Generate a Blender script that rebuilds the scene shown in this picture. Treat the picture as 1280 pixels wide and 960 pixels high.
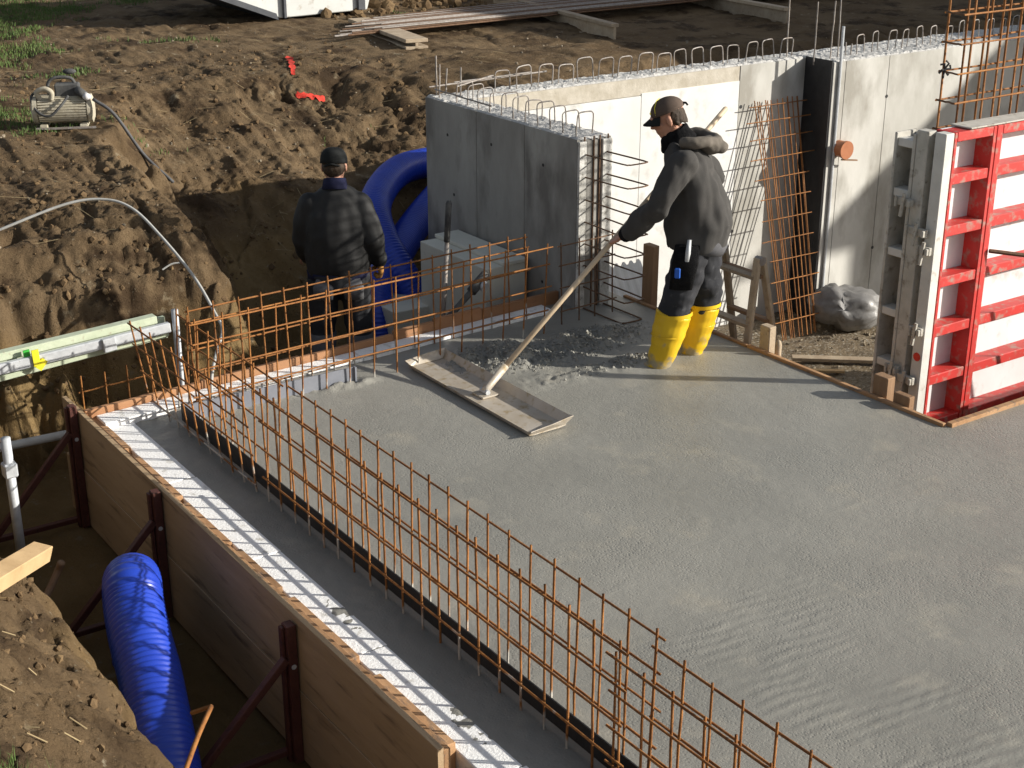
import bpy, bmesh, math, random
import numpy as np
from mathutils import Vector, Matrix, Quaternion, noise as mnoise
R = math.radians
random.seed(7); rng = np.random.default_rng(11)
sc = bpy.context.scene
col = sc.collection
for o in list(bpy.data.objects): bpy.data.objects.remove(o)

# ------------------------------------------------------------------ camera, sky, sun, exposure
cam = bpy.data.cameras.new("camera"); camo = bpy.data.objects.new("camera", cam); col.objects.link(camo)
camo.location = (-2.39, -7.58, 3.2); camo.rotation_euler = (R(90 - 21.45), 0, R(-34.56))
cam.sensor_width = 36; cam.lens = 36 * 1800 / 1280; cam.clip_start = .05; cam.clip_end = 2000
sc.camera = camo
SUN_EL, SUN_AZ = 20.0, (0.775, -0.632)          # horizontal direction towards the sun
w = bpy.data.worlds.new("World"); sc.world = w; w.use_nodes = True
nt = w.node_tree; bg = nt.nodes["Background"]
sky = nt.nodes.new("ShaderNodeTexSky"); sky.sky_type = 'NISHITA'; sky.sun_disc = False
sky.sun_elevation = R(SUN_EL); sky.sun_rotation = math.atan2(SUN_AZ[0], SUN_AZ[1])
sky.air_density = 1.0; sky.dust_density = 1.2; sky.ozone_density = 1.0
hsv = nt.nodes.new("ShaderNodeHueSaturation"); hsv.inputs['Saturation'].default_value = .5
nt.links.new(sky.outputs[0], hsv.inputs['Color']); nt.links.new(hsv.outputs[0], bg.inputs[0]); bg.inputs[1].default_value = 0.088
sl = bpy.data.lights.new("sun", 'SUN'); sl.energy = 5.0; sl.angle = R(.53); sl.color = (1, .945, .85)
so = bpy.data.objects.new("sun", sl); col.objects.link(so)
ce = math.cos(R(SUN_EL))
so.rotation_euler = Vector((-SUN_AZ[0] * ce, -SUN_AZ[1] * ce, -math.sin(R(SUN_EL)))).to_track_quat('-Z', 'Y').to_euler()
so.location = (8, -6, 8)
sc.view_settings.view_transform = 'Standard'; sc.view_settings.look = 'None'
sc.view_settings.exposure = 0.5; sc.view_settings.gamma = 1; sc.view_settings.use_curve_mapping = False

# ------------------------------------------------------------------ materials
def mat(name, c1, c2=None, c3=None, scale=8, rough=.8, bump=.2, bscale=None, stretch=(1, 1, 1), metal=0, c3amt=.5,
        c3scale=None, spec=.4, detail=8, bdist=.01, rand=0, coat=0, rough2=None, obj=False, wave=None):
    m = bpy.data.materials.new(name); m.use_nodes = True
    n = m.node_tree.nodes; l = m.node_tree.links; b = n["Principled BSDF"]
    b.inputs['Roughness'].default_value = rough; b.inputs['Metallic'].default_value = metal
    b.inputs['Specular IOR Level'].default_value = spec; b.inputs['Coat Weight'].default_value = coat
    if obj: src = n.new("ShaderNodeTexCoord").outputs['Object']
    else: src = n.new("ShaderNodeNewGeometry").outputs['Position']
    mp = n.new("ShaderNodeMapping"); mp.inputs['Scale'].default_value = stretch; l.new(src, mp.inputs[0])
    oi = n.new("ShaderNodeObjectInfo")
    ofs = n.new("ShaderNodeVectorMath"); ofs.operation = 'ADD'
    sc_ = n.new("ShaderNodeMath"); sc_.operation = 'MULTIPLY'; sc_.inputs[1].default_value = 17.0 if rand else 0.0
    l.new(oi.outputs['Random'], sc_.inputs[0]); l.new(mp.outputs[0], ofs.inputs[0]); l.new(sc_.outputs[0], ofs.inputs[1])
    V = ofs.outputs[0]
    def nz(s, d=detail, r=.6):
        t = n.new("ShaderNodeTexNoise"); t.inputs['Scale'].default_value = s; t.inputs['Detail'].default_value = d
        t.inputs['Roughness'].default_value = r; l.new(V, t.inputs['Vector']); return t
    def ramp(f, a, bb):
        r = n.new("ShaderNodeMapRange"); r.inputs[1].default_value = a; r.inputs[2].default_value = bb
        l.new(f, r.inputs[0]); return r.outputs[0]
    def mix(f, A, B, mode='MIX'):
        x = n.new("ShaderNodeMix"); x.data_type = 'RGBA'; x.blend_type = mode
        if isinstance(f, float): x.inputs[0].default_value = f
        else: l.new(f, x.inputs[0])
        for i, q in ((6, A), (7, B)):
            if isinstance(q, tuple): x.inputs[i].default_value = (*q, 1)
            else: l.new(q, x.inputs[i])
        return x.outputs[2]
    colr = c1
    n1 = nz(scale)
    if c2: colr = mix(ramp(n1.outputs[0], .35, .65), c1, c2)
    if c3:
        n3 = nz(c3scale or scale * 3.1, 6, .55)
        colr = mix(ramp(n3.outputs[0], 1 - c3amt - .05 if c3amt < .5 else .5, 1 - c3amt + .12 if c3amt < .5 else .62), colr, c3)
    if rand:
        hs = n.new("ShaderNodeHueSaturation")
        mr = n.new("ShaderNodeMapRange"); mr.inputs[3].default_value = 1 - rand; mr.inputs[4].default_value = 1 + rand
        l.new(oi.outputs['Random'], mr.inputs[0]); l.new(mr.outputs[0], hs.inputs['Value'])
        if isinstance(colr, tuple): hs.inputs['Color'].default_value = (*colr, 1)
        else: l.new(colr, hs.inputs['Color'])
        colr = hs.outputs[0]
    if isinstance(colr, tuple): b.inputs['Base Color'].default_value = (*colr, 1)
    else: l.new(colr, b.inputs['Base Color'])
    if rough2 is not None:
        r = n.new("ShaderNodeMapRange"); r.inputs[1].default_value = .35; r.inputs[2].default_value = .65
        r.inputs[3].default_value = rough; r.inputs[4].default_value = rough2
        l.new(nz(scale * .7, 4).outputs[0], r.inputs[0]); l.new(r.outputs[0], b.inputs['Roughness'])
    if bump:
        bp = n.new("ShaderNodeBump"); bp.inputs['Strength'].default_value = bump; bp.inputs['Distance'].default_value = bdist
        l.new(nz(bscale or scale * 4, 8, .65).outputs[0], bp.inputs['Height']); l.new(bp.outputs[0], b.inputs['Normal'])
    m["bsdf"] = 1
    return m

M = {}
M['conc_shade'] = mat('shade_toned_concrete', (.25, .24, .22), (.37, .36, .33), (.17, .16, .145), scale=2.2, c3scale=3.4, c3amt=.44, rough=.85, bump=.12, bscale=40, stretch=(1, 1, .45))  # darker copy of the wall concrete; shade of the short wall in the colour
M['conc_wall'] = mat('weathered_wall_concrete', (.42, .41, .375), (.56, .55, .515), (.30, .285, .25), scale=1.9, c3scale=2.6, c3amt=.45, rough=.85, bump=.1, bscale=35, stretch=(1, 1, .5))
M['conc_white'] = mat('pale_wall_concrete', (.60, .60, .58), (.70, .69, .67), (.50, .49, .46), scale=2.6, c3scale=6, c3amt=.40, rough=.8, bump=.06, bscale=30)
M['conc_rim'] = mat('raw_rim_concrete', (.40, .36, .29), (.52, .48, .41), scale=9, rough=.9, bump=.4, bscale=40)
M['crust'] = mat('cement_crust', (.62, .61, .58), (.50, .49, .47), (.34, .33, .31), scale=16, c3scale=30, c3amt=.4, rough=.95, bump=.8, bscale=60, bdist=.02)
M['slurry'] = mat('end_face_concrete', (.36, .35, .32), (.62, .61, .58), (.16, .15, .13), scale=12, c3amt=.4, rough=.9, bump=.5, bscale=40)
M['black_sheet'] = mat('plain_black', (.012, .012, .013), (.022, .022, .024), scale=12, rough=.55, bump=.2)
M['grey_sheet'] = mat('grey_sheet_metal', (.16, .17, .20), (.2, .21, .24), scale=6, rough=.5, bump=.05)
M['rust'] = mat('rusty_steel', (.20, .075, .018), (.33, .14, .035), (.09, .035, .014), scale=22, c3amt=.38, rough=.75, bump=.6, bscale=160, rand=.18, bdist=.004)
def add_splash(m):
    n = m.node_tree.nodes; l = m.node_tree.links; b = n["Principled BSDF"]; src = b.inputs['Base Color'].links[0].from_socket
    g = n.new("ShaderNodeNewGeometry"); sx = n.new("ShaderNodeSeparateXYZ"); l.new(g.outputs['Position'], sx.inputs[0])
    t = n.new("ShaderNodeTexNoise"); t.inputs['Scale'].default_value = 7; t.inputs['Detail'].default_value = 5; l.new(g.outputs['Position'], t.inputs['Vector'])
    a = n.new("ShaderNodeMath"); a.operation = 'MULTIPLY_ADD'; l.new(t.outputs[0], a.inputs[0]); a.inputs[1].default_value = -.55; l.new(sx.outputs[2], a.inputs[2])
    r = n.new("ShaderNodeMapRange"); r.inputs[1].default_value = -.215; r.inputs[2].default_value = -.27; l.new(a.outputs[0], r.inputs[0])
    x = n.new("ShaderNodeMix"); x.data_type = 'RGBA'; l.new(r.outputs[0], x.inputs[0]); l.new(src, x.inputs[6]); x.inputs[7].default_value = (.46, .43, .38, 1); l.new(x.outputs[2], b.inputs['Base Color'])
M['rust_slab'] = mat('rusty_steel_cement_splashed', (.20, .075, .018), (.33, .14, .035), (.09, .035, .014), scale=22, c3amt=.38, rough=.75, bump=.6, bscale=160, rand=.18, bdist=.004)
add_splash(M['rust_slab'])
M['steel'] = mat('weathered_grey_steel', (.33, .31, .29), (.24, .20, .17), scale=30, rough=.6, bump=.3, rand=.15, metal=.3)
M['darkrust'] = mat('dark_rusty_bar', (.10, .055, .03), (.16, .09, .05), scale=30, rough=.75, bump=.3, rand=.2)
M['wood_new'] = mat('fresh_sawn_timber', (.42, .28, .14), (.52, .36, .19), (.26, .16, .08), scale=5, c3amt=.33, rough=.8, bump=.3, stretch=(1, 1, 1), rand=.15)
M['wood_x'] = mat('form_timber_x', (.30, .14, .065), (.36, .19, .095), (.13, .075, .045), scale=7, c3amt=.36, stretch=(.12, 1, 1), rough=.8, bump=.35, rand=.2)
M['wood_y'] = mat('form_timber_y', (.33, .23, .13), (.42, .30, .18), (.15, .10, .06), scale=7, c3amt=.38, stretch=(1, .12, 1), rough=.8, bump=.35, rand=.15)
M['edge_y'] = mat('worn_timber_edge', (.33, .18, .085), (.42, .25, .13), (.16, .12, .09), scale=9, c3amt=.42, stretch=(1, .35, 1), rough=.85, bump=.4, rand=.25)
M['wood_grey'] = mat('weathered_grey_timber', (.34, .26, .18), (.43, .35, .25), (.22, .16, .11), scale=9, c3amt=.36, rough=.85, bump=.35, rand=.2, obj=True)
M['wood_dirty'] = mat('dirty_post_timber', (.22, .13, .07), (.30, .19, .11), (.13, .08, .05), scale=8, c3amt=.35, stretch=(1, 1, .15), rough=.85, bump=.35, rand=.15)
M['handle'] = mat('pale_smooth_handle', (.50, .38, .25), (.58, .46, .32), (.4, .36, .31), scale=8, c3amt=.3, stretch=(.3, 1, 1), rough=.6, bump=.1)
M['eps'] = mat('white_polystyrene', (.92, .92, .91), (.88, .88, .87), (.5, .48, .43), scale=14, c3scale=16, c3amt=.36, rough=.9, bump=.5, bscale=90)
M['foam'] = mat('pale_foam_block', (.64, .63, .55), (.70, .69, .61), (.53, .52, .45), scale=4, c3amt=.3, rough=.9, bump=.15, bscale=120)
M['trowel'] = mat('float_aluminium', (.52, .47, .40), (.44, .38, .30), (.33, .25, .14), scale=6, c3amt=.42, rough=.5, bump=.15, metal=.25)
M['galv'] = mat('galvanised_steel', (.46, .48, .50), (.58, .60, .62), (.30, .29, .27), scale=20, c3amt=.33, rough=.6, metal=.3, bump=.08)
M['green'] = mat('pale_green_beam', (.44, .50, .36), (.52, .57, .43), (.33, .28, .20), scale=9, c3amt=.36, rough=.7, bump=.2)
M['yellow_paint'] = mat('yellow_paint', (.85, .75, .02), (.75, .66, .03), scale=20, rough=.6, bump=.1)
M['green_paint'] = mat('green_paint', (.05, .45, .05), (.04, .38, .05), scale=20, rough=.6, bump=.1)
M['red_spray'] = mat('red_spray_paint', (.78, .05, .03), (.62, .06, .035), (.3, .1, .06), scale=25, c3amt=.32, rough=.85, bump=.6, bscale=60, bdist=.02)
M['pipe'] = mat('blue_plastic', (.016, .045, .38), (.02, .06, .46), (.13, .12, .16), scale=5, c3scale=9, c3amt=.28, rough=.32, bump=.03, spec=.5)
M['red_frame'] = mat('red_painted_steel', (.56, .035, .03), (.46, .04, .032), (.34, .22, .18), scale=6, c3scale=17, c3amt=.43, rough=.5, bump=.15)
M['ply_white'] = mat('white_form_sheet', (.70, .69, .70), (.63, .62, .62), (.48, .45, .43), scale=3, c3scale=8, c3amt=.38, rough=.6, bump=.05)
M['alu'] = mat('cement_stained_frame', (.42, .40, .35), (.54, .52, .47), (.24, .21, .17), scale=9, c3scale=17, c3amt=.4, rough=.7, bump=.3)
M['alu_light'] = mat('pale_steel_frame', (.56, .55, .51), (.64, .63, .59), (.36, .31, .26), scale=9, c3scale=15, c3amt=.34, rough=.65, bump=.25)
M['clamp'] = mat('clamp_steel', (.40, .38, .33), (.48, .46, .41), (.26, .20, .15), scale=20, c3amt=.4, rough=.6, bump=.3)
M['postred'] = mat('dark_red_steel', (.075, .022, .017), (.10, .034, .024), (.05, .02, .015), scale=15, c3amt=.4, rough=.6, bump=.2)
M['orange'] = mat('orange_plastic', (.36, .13, .055), (.42, .16, .07), scale=10, rough=.5, bump=.05)
M['skin'] = mat('skin', (.42, .21, .14), (.46, .24, .16), scale=14, rough=.55, bump=.1, bscale=80, bdist=.003, obj=True)
M['hair'] = mat('dark_brown_hair', (.03, .018, .01), (.05, .03, .016), scale=40, rough=.7, bump=.8, bscale=90, stretch=(1, 1, .2), obj=True)
M['jacket'] = mat('charcoal_work_fabric', (.050, .048, .046), (.070, .067, .064), (.105, .10, .094), scale=5, c3scale=9, c3amt=.3, rough=.95, bump=.3, bscale=320, bdist=.004, obj=True, spec=.2)
M['hoodc'] = mat('faded_hood_fabric', (.12, .105, .088), (.16, .14, .12), (.085, .074, .062), scale=7, c3amt=.36, rough=.95, bump=.3, bscale=320, bdist=.004, obj=True, spec=.2)
M['jacket_b'] = mat('black_satin_jacket', (.010, .010, .010), (.016, .016, .016), (.028, .028, .028), scale=5, c3amt=.3, rough=.7, bump=.25, bscale=200, bdist=.004, obj=True, spec=.4)
M['trouser'] = mat('dark_work_trousers', (.026, .027, .030), (.040, .041, .046), (.085, .086, .092), scale=6, c3amt=.36, rough=.95, bump=.3, bscale=300, bdist=.004, obj=True, spec=.2)
M['trouser_g'] = mat('grey_work_fabric', (.10, .10, .108), (.13, .13, .137), (.06, .06, .062), scale=9, c3amt=.36, rough=.95, bump=.3, bscale=300, bdist=.004, obj=True, spec=.2)
M['fleece'] = mat('black_fleece', (.008, .008, .009), (.014, .014, .015), scale=30, rough=1, bump=.8, bscale=120, obj=True, spec=.1)
M['navy'] = mat('navy_collar', (.012, .013, .035), (.018, .02, .05), scale=20, rough=.95, bump=.3, bscale=200, obj=True, spec=.2)
M['cap_brown'] = mat('brown_cap_cloth', (.085, .062, .05), (.115, .085, .068), scale=12, rough=.95, bump=.2, bscale=300, bdist=.003, obj=True, spec=.2)
M['cap_black'] = mat('black_cap_cloth', (.010, .011, .011), (.016, .017, .017), scale=12, rough=.9, bump=.2, bscale=300, bdist=.003, obj=True, spec=.25)
M['boot'] = mat('yellow_rubber', (.72, .47, .012), (.66, .42, .015), (.40, .32, .14), scale=5, c3scale=10, c3amt=.3, rough=.42, bump=.06, obj=True)
def boot_splash(m):
    n = m.node_tree.nodes; l = m.node_tree.links; b = n["Principled BSDF"]; src = b.inputs['Base Color'].links[0].from_socket
    g = n.new("ShaderNodeNewGeometry"); sx = n.new("ShaderNodeSeparateXYZ"); l.new(g.outputs['Position'], sx.inputs[0])
    t = n.new("ShaderNodeTexNoise"); t.inputs['Scale'].default_value = 11; t.inputs['Detail'].default_value = 6; l.new(g.outputs['Position'], t.inputs['Vector'])
    a = n.new("ShaderNodeMath"); a.operation = 'MULTIPLY_ADD'; l.new(t.outputs[0], a.inputs[0]); a.inputs[1].default_value = -.7; l.new(sx.outputs[2], a.inputs[2])
    r = n.new("ShaderNodeMapRange"); r.inputs[1].default_value = -.27; r.inputs[2].default_value = -.36; r.inputs[4].default_value = .85; l.new(a.outputs[0], r.inputs[0])
    x = n.new("ShaderNodeMix"); x.data_type = 'RGBA'; l.new(r.outputs[0], x.inputs[0]); l.new(src, x.inputs[6]); x.inputs[7].default_value = (.27, .25, .20, 1); l.new(x.outputs[2], b.inputs['Base Color'])
boot_splash(M['boot'])
M['glove'] = mat('tan_work_glove', (.45, .22, .05), (.38, .18, .05), scale=20, rough=.9, bump=.3, obj=True)
M['blue_item'] = mat('blue_tool_plastic', (.01, .09, .45), (.02, .11, .5), scale=10, rough=.5, bump=.05, obj=True)
M['gen_body'] = mat('dusty_beige_housing', (.40, .36, .27), (.46, .42, .33), (.29, .24, .17), scale=9, c3amt=.4, rough=.85, bump=.3, obj=True)
M['gen_dark'] = mat('dusty_dark_plastic', (.05, .05, .052), (.11, .11, .105), scale=14, rough=.85, bump=.3, obj=True)
M['cable'] = mat('grey_cable_sheath', (.36, .36, .34), (.44, .44, .42), scale=12, rough=.6, bump=.05)
M['cable_dark'] = mat('dark_cable_sheath', (.07, .07, .075), (.1, .1, .1), scale=12, rough=.7, bump=.1)
M['skip'] = mat('dull_white_container_paint', (.55, .56, .54), (.62, .63, .61), (.38, .33, .27), scale=4, c3scale=9, c3amt=.36, rough=.6, bump=.15)
M['skip_dark'] = mat('dark_container_steel', (.055, .06, .07), (.08, .085, .095), scale=6, rough=.6, bump=.15)
M['bag'] = mat('grey_plastic_bag', (.17, .165, .16), (.24, .235, .23), (.11, .10, .09), scale=8, c3amt=.36, rough=.4, bump=.3, bscale=25)
M['grass'] = mat('grass_blade', (.055, .10, .02), (.10, .15, .035), (.18, .17, .07), scale=3, c3amt=.3, rough=.7, bump=0)
M['straw'] = mat('dry_straw', (.36, .28, .15), (.27, .20, .11), scale=9, rough=.9, bump=0)
M['clod'] = mat('loose_clod', (.105, .068, .038), (.17, .115, .062), (.24, .165, .085), scale=3, c3amt=.36, rough=1, bump=.6, bscale=50, spec=.1)
M['pebble'] = mat('pale_pebble', (.27, .23, .17), (.2, .16, .11), scale=8, rough=.9, bump=.2)
M['corr'] = mat('white_ribbed_sheet', (.74, .74, .72), (.66, .66, .64), scale=8, rough=.7, bump=.1)

def earth_material():
    m = bpy.data.materials.new('clay_earth'); m.use_nodes = True
    n = m.node_tree.nodes; l = m.node_tree.links; b = n["Principled BSDF"]
    g = n.new("ShaderNodeNewGeometry"); P = g.outputs['Position']
    b.inputs['Roughness'].default_value = .95; b.inputs['Specular IOR Level'].default_value = .15
    def nz(s, d=8, r=.62, v=None):
        t = n.new("ShaderNodeTexNoise"); t.inputs['Scale'].default_value = s; t.inputs['Detail'].default_value = d
        t.inputs['Roughness'].default_value = r; l.new(v or P, t.inputs['Vector']); return t.outputs[0]
    def rg(f, a, c, lo=0, hi=1):
        r = n.new("ShaderNodeMapRange"); r.inputs[1].default_value = a; r.inputs[2].default_value = c
        r.inputs[3].default_value = lo; r.inputs[4].default_value = hi; l.new(f, r.inputs[0]); return r.outputs[0]
    def mx(f, A, B):
        x = n.new("ShaderNodeMix"); x.data_type = 'RGBA'; l.new(f, x.inputs[0])
        for i, q in ((6, A), (7, B)):
            if isinstance(q, tuple): x.inputs[i].default_value = (*q, 1)
            else: l.new(q, x.inputs[i])
        return x.outputs[2]
    def ma(op, a, c):
        x = n.new("ShaderNodeMath"); x.operation = op
        for i, q in ((0, a), (1, c)):
            if isinstance(q, (int, float)): x.inputs[i].default_value = q
            else: l.new(q, x.inputs[i])
        return x.outputs[0]
    sx = n.new("ShaderNodeSeparateXYZ"); l.new(P, sx.inputs[0])
    topsoil = mx(rg(nz(1.1), .38, .62), (.138, .092, .050), (.215, .150, .085))
    topsoil = mx(rg(nz(2.3, 7), .50, .62), topsoil, (.070, .045, .025))
    clay = mx(rg(nz(1.7), .38, .62), (.215, .140, .060), (.285, .195, .090))
    # strata: the lower layer is ochre clay, the upper layer humus
    lay = ma('ADD', sx.outputs[2], ma('MULTIPLY', ma('SUBTRACT', nz(.9, 5), .5), 1.1))
    c = mx(rg(lay, -.12, .22), clay, topsoil)
    c = mx(rg(nz(6, 6), .62, .72), c, (.30, .24, .155))          # dry pale crumbs
    c = mx(rg(nz(26, 4), .66, .74), c, (.33, .28, .2))
    l.new(c, b.inputs['Base Color'])
    b1 = n.new("ShaderNodeBump"); b1.inputs['Strength'].default_value = .75; b1.inputs['Distance'].default_value = .045; l.new(nz(14, 9, .68), b1.inputs['Height'])
    b2 = n.new("ShaderNodeBump"); b2.inputs['Strength'].default_value = 1.0; b2.inputs['Distance'].default_value = .022; l.new(nz(55, 7, .75), b2.inputs['Height'])
    l.new(b1.outputs[0], b2.inputs['Normal']); l.new(b2.outputs[0], b.inputs['Normal'])
    return m
M['earth'] = earth_material()

def slab_material():
    m = bpy.data.materials.new('fresh_concrete'); m.use_nodes = True
    n = m.node_tree.nodes; l = m.node_tree.links; b = n["Principled BSDF"]
    g = n.new("ShaderNodeNewGeometry"); P = g.outputs['Position']
    def nz(s, d=8, r=.6):
        t = n.new("ShaderNodeTexNoise"); t.inputs['Scale'].default_value = s; t.inputs['Detail'].default_value = d
        t.inputs['Roughness'].default_value = r; l.new(P, t.inputs['Vector']); return t.outputs[0]
    def rg(f, a, c, lo=0, hi=1):
        r = n.new("ShaderNodeMapRange"); r.inputs[1].default_value = a; r.inputs[2].default_value = c
        r.inputs[3].default_value = lo; r.inputs[4].default_value = hi; l.new(f, r.inputs[0]); return r.outputs[0]
    def mx(f, A, B):
        x = n.new("ShaderNodeMix"); x.data_type = 'RGBA'; l.new(f, x.inputs[0])
        for i, q in ((6, A), (7, B)):
            if isinstance(q, tuple): x.inputs[i].default_value = (*q, 1)
            else: l.new(q, x.inputs[i])
        return x.outputs[2]
    # pitted skin: small clustered hollows, more of them where the float has not closed the surface
    pit = n.new("ShaderNodeTexVoronoi"); pit.inputs['Scale'].default_value = 62; pit.inputs['Randomness'].default_value = 1; l.new(P, pit.inputs['Vector'])
    pm_ = n.new("ShaderNodeMath"); pm_.operation = 'MULTIPLY'; l.new(rg(pit.outputs['Distance'], .0, .45, 0, 1), pm_.inputs[0]); l.new(rg(nz(2.2, 5), .38, .62, .15, 1.0), pm_.inputs[1])
    pa_ = n.new("ShaderNodeMath"); pa_.operation = 'MULTIPLY_ADD'; l.new(nz(75, 5, .7), pa_.inputs[0]); pa_.inputs[1].default_value = 1.1; l.new(pm_.outputs[0], pa_.inputs[2]); grain = pa_.outputs[0]
    c = mx(rg(nz(.8, 4), .35, .65), (.222, .217, .192), (.282, .274, .243))
    c = mx(rg(nz(3, 6), .56, .72), c, (.325, .305, .255))
    c = mx(rg(nz(60, 3), .6, .75), c, (.235, .228, .205))
    l.new(c, b.inputs['Base Color'])
    l.new(rg(nz(1.3, 5), .35, .7, .55, .30), b.inputs['Roughness'])
    b.inputs['Specular IOR Level'].default_value = .45
    b1 = n.new("ShaderNodeBump"); b1.inputs['Strength'].default_value = .34; b1.inputs['Distance'].default_value = .006; l.new(grain, b1.inputs['Height'])
    b2 = n.new("ShaderNodeBump"); b2.inputs['Strength'].default_value = .35; b2.inputs['Distance'].default_value = .003; l.new(nz(190, 4, .6), b2.inputs['Height'])
    l.new(b1.outputs[0], b2.inputs['Normal']); l.new(b2.outputs[0], b.inputs['Normal'])
    return m
M['slab'] = slab_material()

def yard_material():
    m = mat('wet_gravel', (.14, .105, .065), (.21, .16, .10), (.42, .39, .33), scale=2.2, c3scale=42, c3amt=.42, rough=.9, rough2=.25, bump=.9, bscale=30, bdist=.03)
    return m
M['yard'] = yard_material()

# ------------------------------------------------------------------ mesh helpers
class MB:
    def __init__(s): s.v = []; s.f = []
    def add(s, vs, fs):
        k = len(s.v); s.v += [tuple(map(float, q)) for q in vs]; s.f += [tuple(i + k for i in f) for f in fs]; return s
    def box(s, lo, hi, rot=None, bev=0):
        (x0, y0, z0), (x1, y1, z1) = lo, hi
        vs = [(x0, y0, z0), (x1, y0, z0), (x1, y1, z0), (x0, y1, z0), (x0, y0, z1), (x1, y0, z1), (x1, y1, z1), (x0, y1, z1)]
        if rot is not None:
            c = Vector([(a + b) / 2 for a, b in zip(lo, hi)]); vs = [c + rot @ (Vector(q) - c) for q in vs]
        return s.add(vs, [(0, 3, 2, 1), (4, 5, 6, 7), (0, 1, 5, 4), (1, 2, 6, 5), (2, 3, 7, 6), (3, 0, 4, 7)])
    def bar(s, p0, p1, wd, ht, up=(0, 0, 1)):
        p0, p1 = Vector(p0), Vector(p1); d = (p1 - p0).normalized(); up = Vector(up)
        if abs(d.dot(up)) > .98: up = Vector((0, 1, 0))
        a = d.cross(up).normalized() * wd / 2; b = a.cross(d).normalized() * ht / 2
        vs = [p + i * a + j * b for p in (p0, p1) for i, j in ((-1, -1), (1, -1), (1, 1), (-1, 1))]
        return s.add(vs, [(0, 1, 2, 3), (7, 6, 5, 4), (0, 4, 5, 1), (1, 5, 6, 2), (2, 6, 7, 3), (3, 7, 4, 0)])
    def tube(s, pts, r, n=10, cap=True, radii=None, inner=None):
        pts = [Vector(p) for p in pts]; k = len(pts); rings = []
        t0 = (pts[1] - pts[0]).normalized(); u = t0.orthogonal().normalized(); prev = t0
        for i, p in enumerate(pts):
            t = (pts[min(i + 1, k - 1)] - pts[max(i - 1, 0)]).normalized()
            u = (prev.rotation_difference(t) @ u); u = (u - t * u.dot(t)).normalized(); prev = t
            v = t.cross(u); rr = radii[i] if radii else r
            rings.append([p + (u * math.cos(a) + v * math.sin(a)) * rr for a in [2 * math.pi * j / n for j in range(n)]])
        vs = [q for rg in rings for q in rg]; fs = []
        for i in range(k - 1):
            for j in range(n): fs.append((i * n + j, i * n + (j + 1) % n, (i + 1) * n + (j + 1) % n, (i + 1) * n + j))
        if cap: fs.append(tuple(range(n))[::-1]); fs.append(tuple((k - 1) * n + j for j in range(n)))
        return s.add(vs, fs)
    def sphere(s, c, r, nu=12, nv=8, sq=(1, 1, 1), rot=None):
        c = Vector(c); vs = []; fs = []
        for i in range(nv + 1):
            th = math.pi * i / nv
            for j in range(nu):
                ph = 2 * math.pi * j / nu
                q = Vector((math.sin(th) * math.cos(ph) * r * sq[0], math.sin(th) * math.sin(ph) * r * sq[1], math.cos(th) * r * sq[2]))
                vs.append(c + (rot @ q if rot is not None else q))
        for i in range(nv):
            for j in range(nu): fs.append((i * nu + j, (i + 1) * nu + j, (i + 1) * nu + (j + 1) % nu, i * nu + (j + 1) % nu))
        return s.add(vs, fs)
    def loft(s, secs, n=16, cap=True):
        """secs: (centre, a-axis vector, b-axis vector)"""
        vs = []; fs = []; k = len(secs)
        for c, a, b in secs:
            c, a, b = Vector(c), Vector(a), Vector(b)
            for j in range(n):
                t = 2 * math.pi * j / n; vs.append(c + a * math.cos(t) + b * math.sin(t))
        for i in range(k - 1):
            for j in range(n): fs.append((i * n + j, i * n + (j + 1) % n, (i + 1) * n + (j + 1) % n, (i + 1) * n + j))
        if cap: fs.append(tuple(range(n))[::-1]); fs.append(tuple((k - 1) * n + j for j in range(n)))
        return s.add(vs, fs)
    def mesh(s, name='mesh'):
        me = bpy.data.meshes.new(name); me.from_pydata(s.v, [], s.f); me.update(); return me
    def build(s, name, m, parent=None, smooth=False, bevel=0, local=False, origin=None):
        if parent is not None and not local:
            o0 = Vector((0, 0, 0)); p = parent
            while p is not None: o0 += p.location; p = p.parent
        elif parent is None and not local:
            if origin is None:
                xs = np.array(s.v); o0 = Vector(((xs[:, 0].min() + xs[:, 0].max()) / 2, (xs[:, 1].min() + xs[:, 1].max()) / 2, xs[:, 2].min()))
            else: o0 = Vector(origin)
        else: o0 = Vector((0, 0, 0))
        if o0.length: s.v = [tuple(Vector(q) - o0) for q in s.v]
        me = s.mesh(name)
        o = bpy.data.objects.new(name, me); col.objects.link(o); me.materials.append(M[m] if isinstance(m, str) else m)
        bm = bmesh.new(); bm.from_mesh(me)
        bmesh.ops.recalc_face_normals(bm, faces=bm.faces)
        if bevel: bmesh.ops.bevel(bm, geom=list(bm.edges), offset=bevel, segments=1, affect='EDGES', profile=.5)
        bm.to_mesh(me); bm.free()
        if smooth: me.polygons.foreach_set('use_smooth', [True] * len(me.polygons))
        if parent is not None: o.parent = parent
        else: o.location = o0
        return o

def tag(o, label=None, cat=None, group=None, kind=None):
    if label: o['label'] = label
    if cat: o['category'] = cat
    if group: o['group'] = group
    if kind: o['kind'] = kind
    return o
def empty(name, loc, label=None, cat=None, group=None, rz=0):
    o = bpy.data.objects.new(name, None); col.objects.link(o); o.location = loc; o.rotation_euler = (0, 0, rz)
    o.empty_display_size = .1
    return tag(o, label, cat, group)

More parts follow.
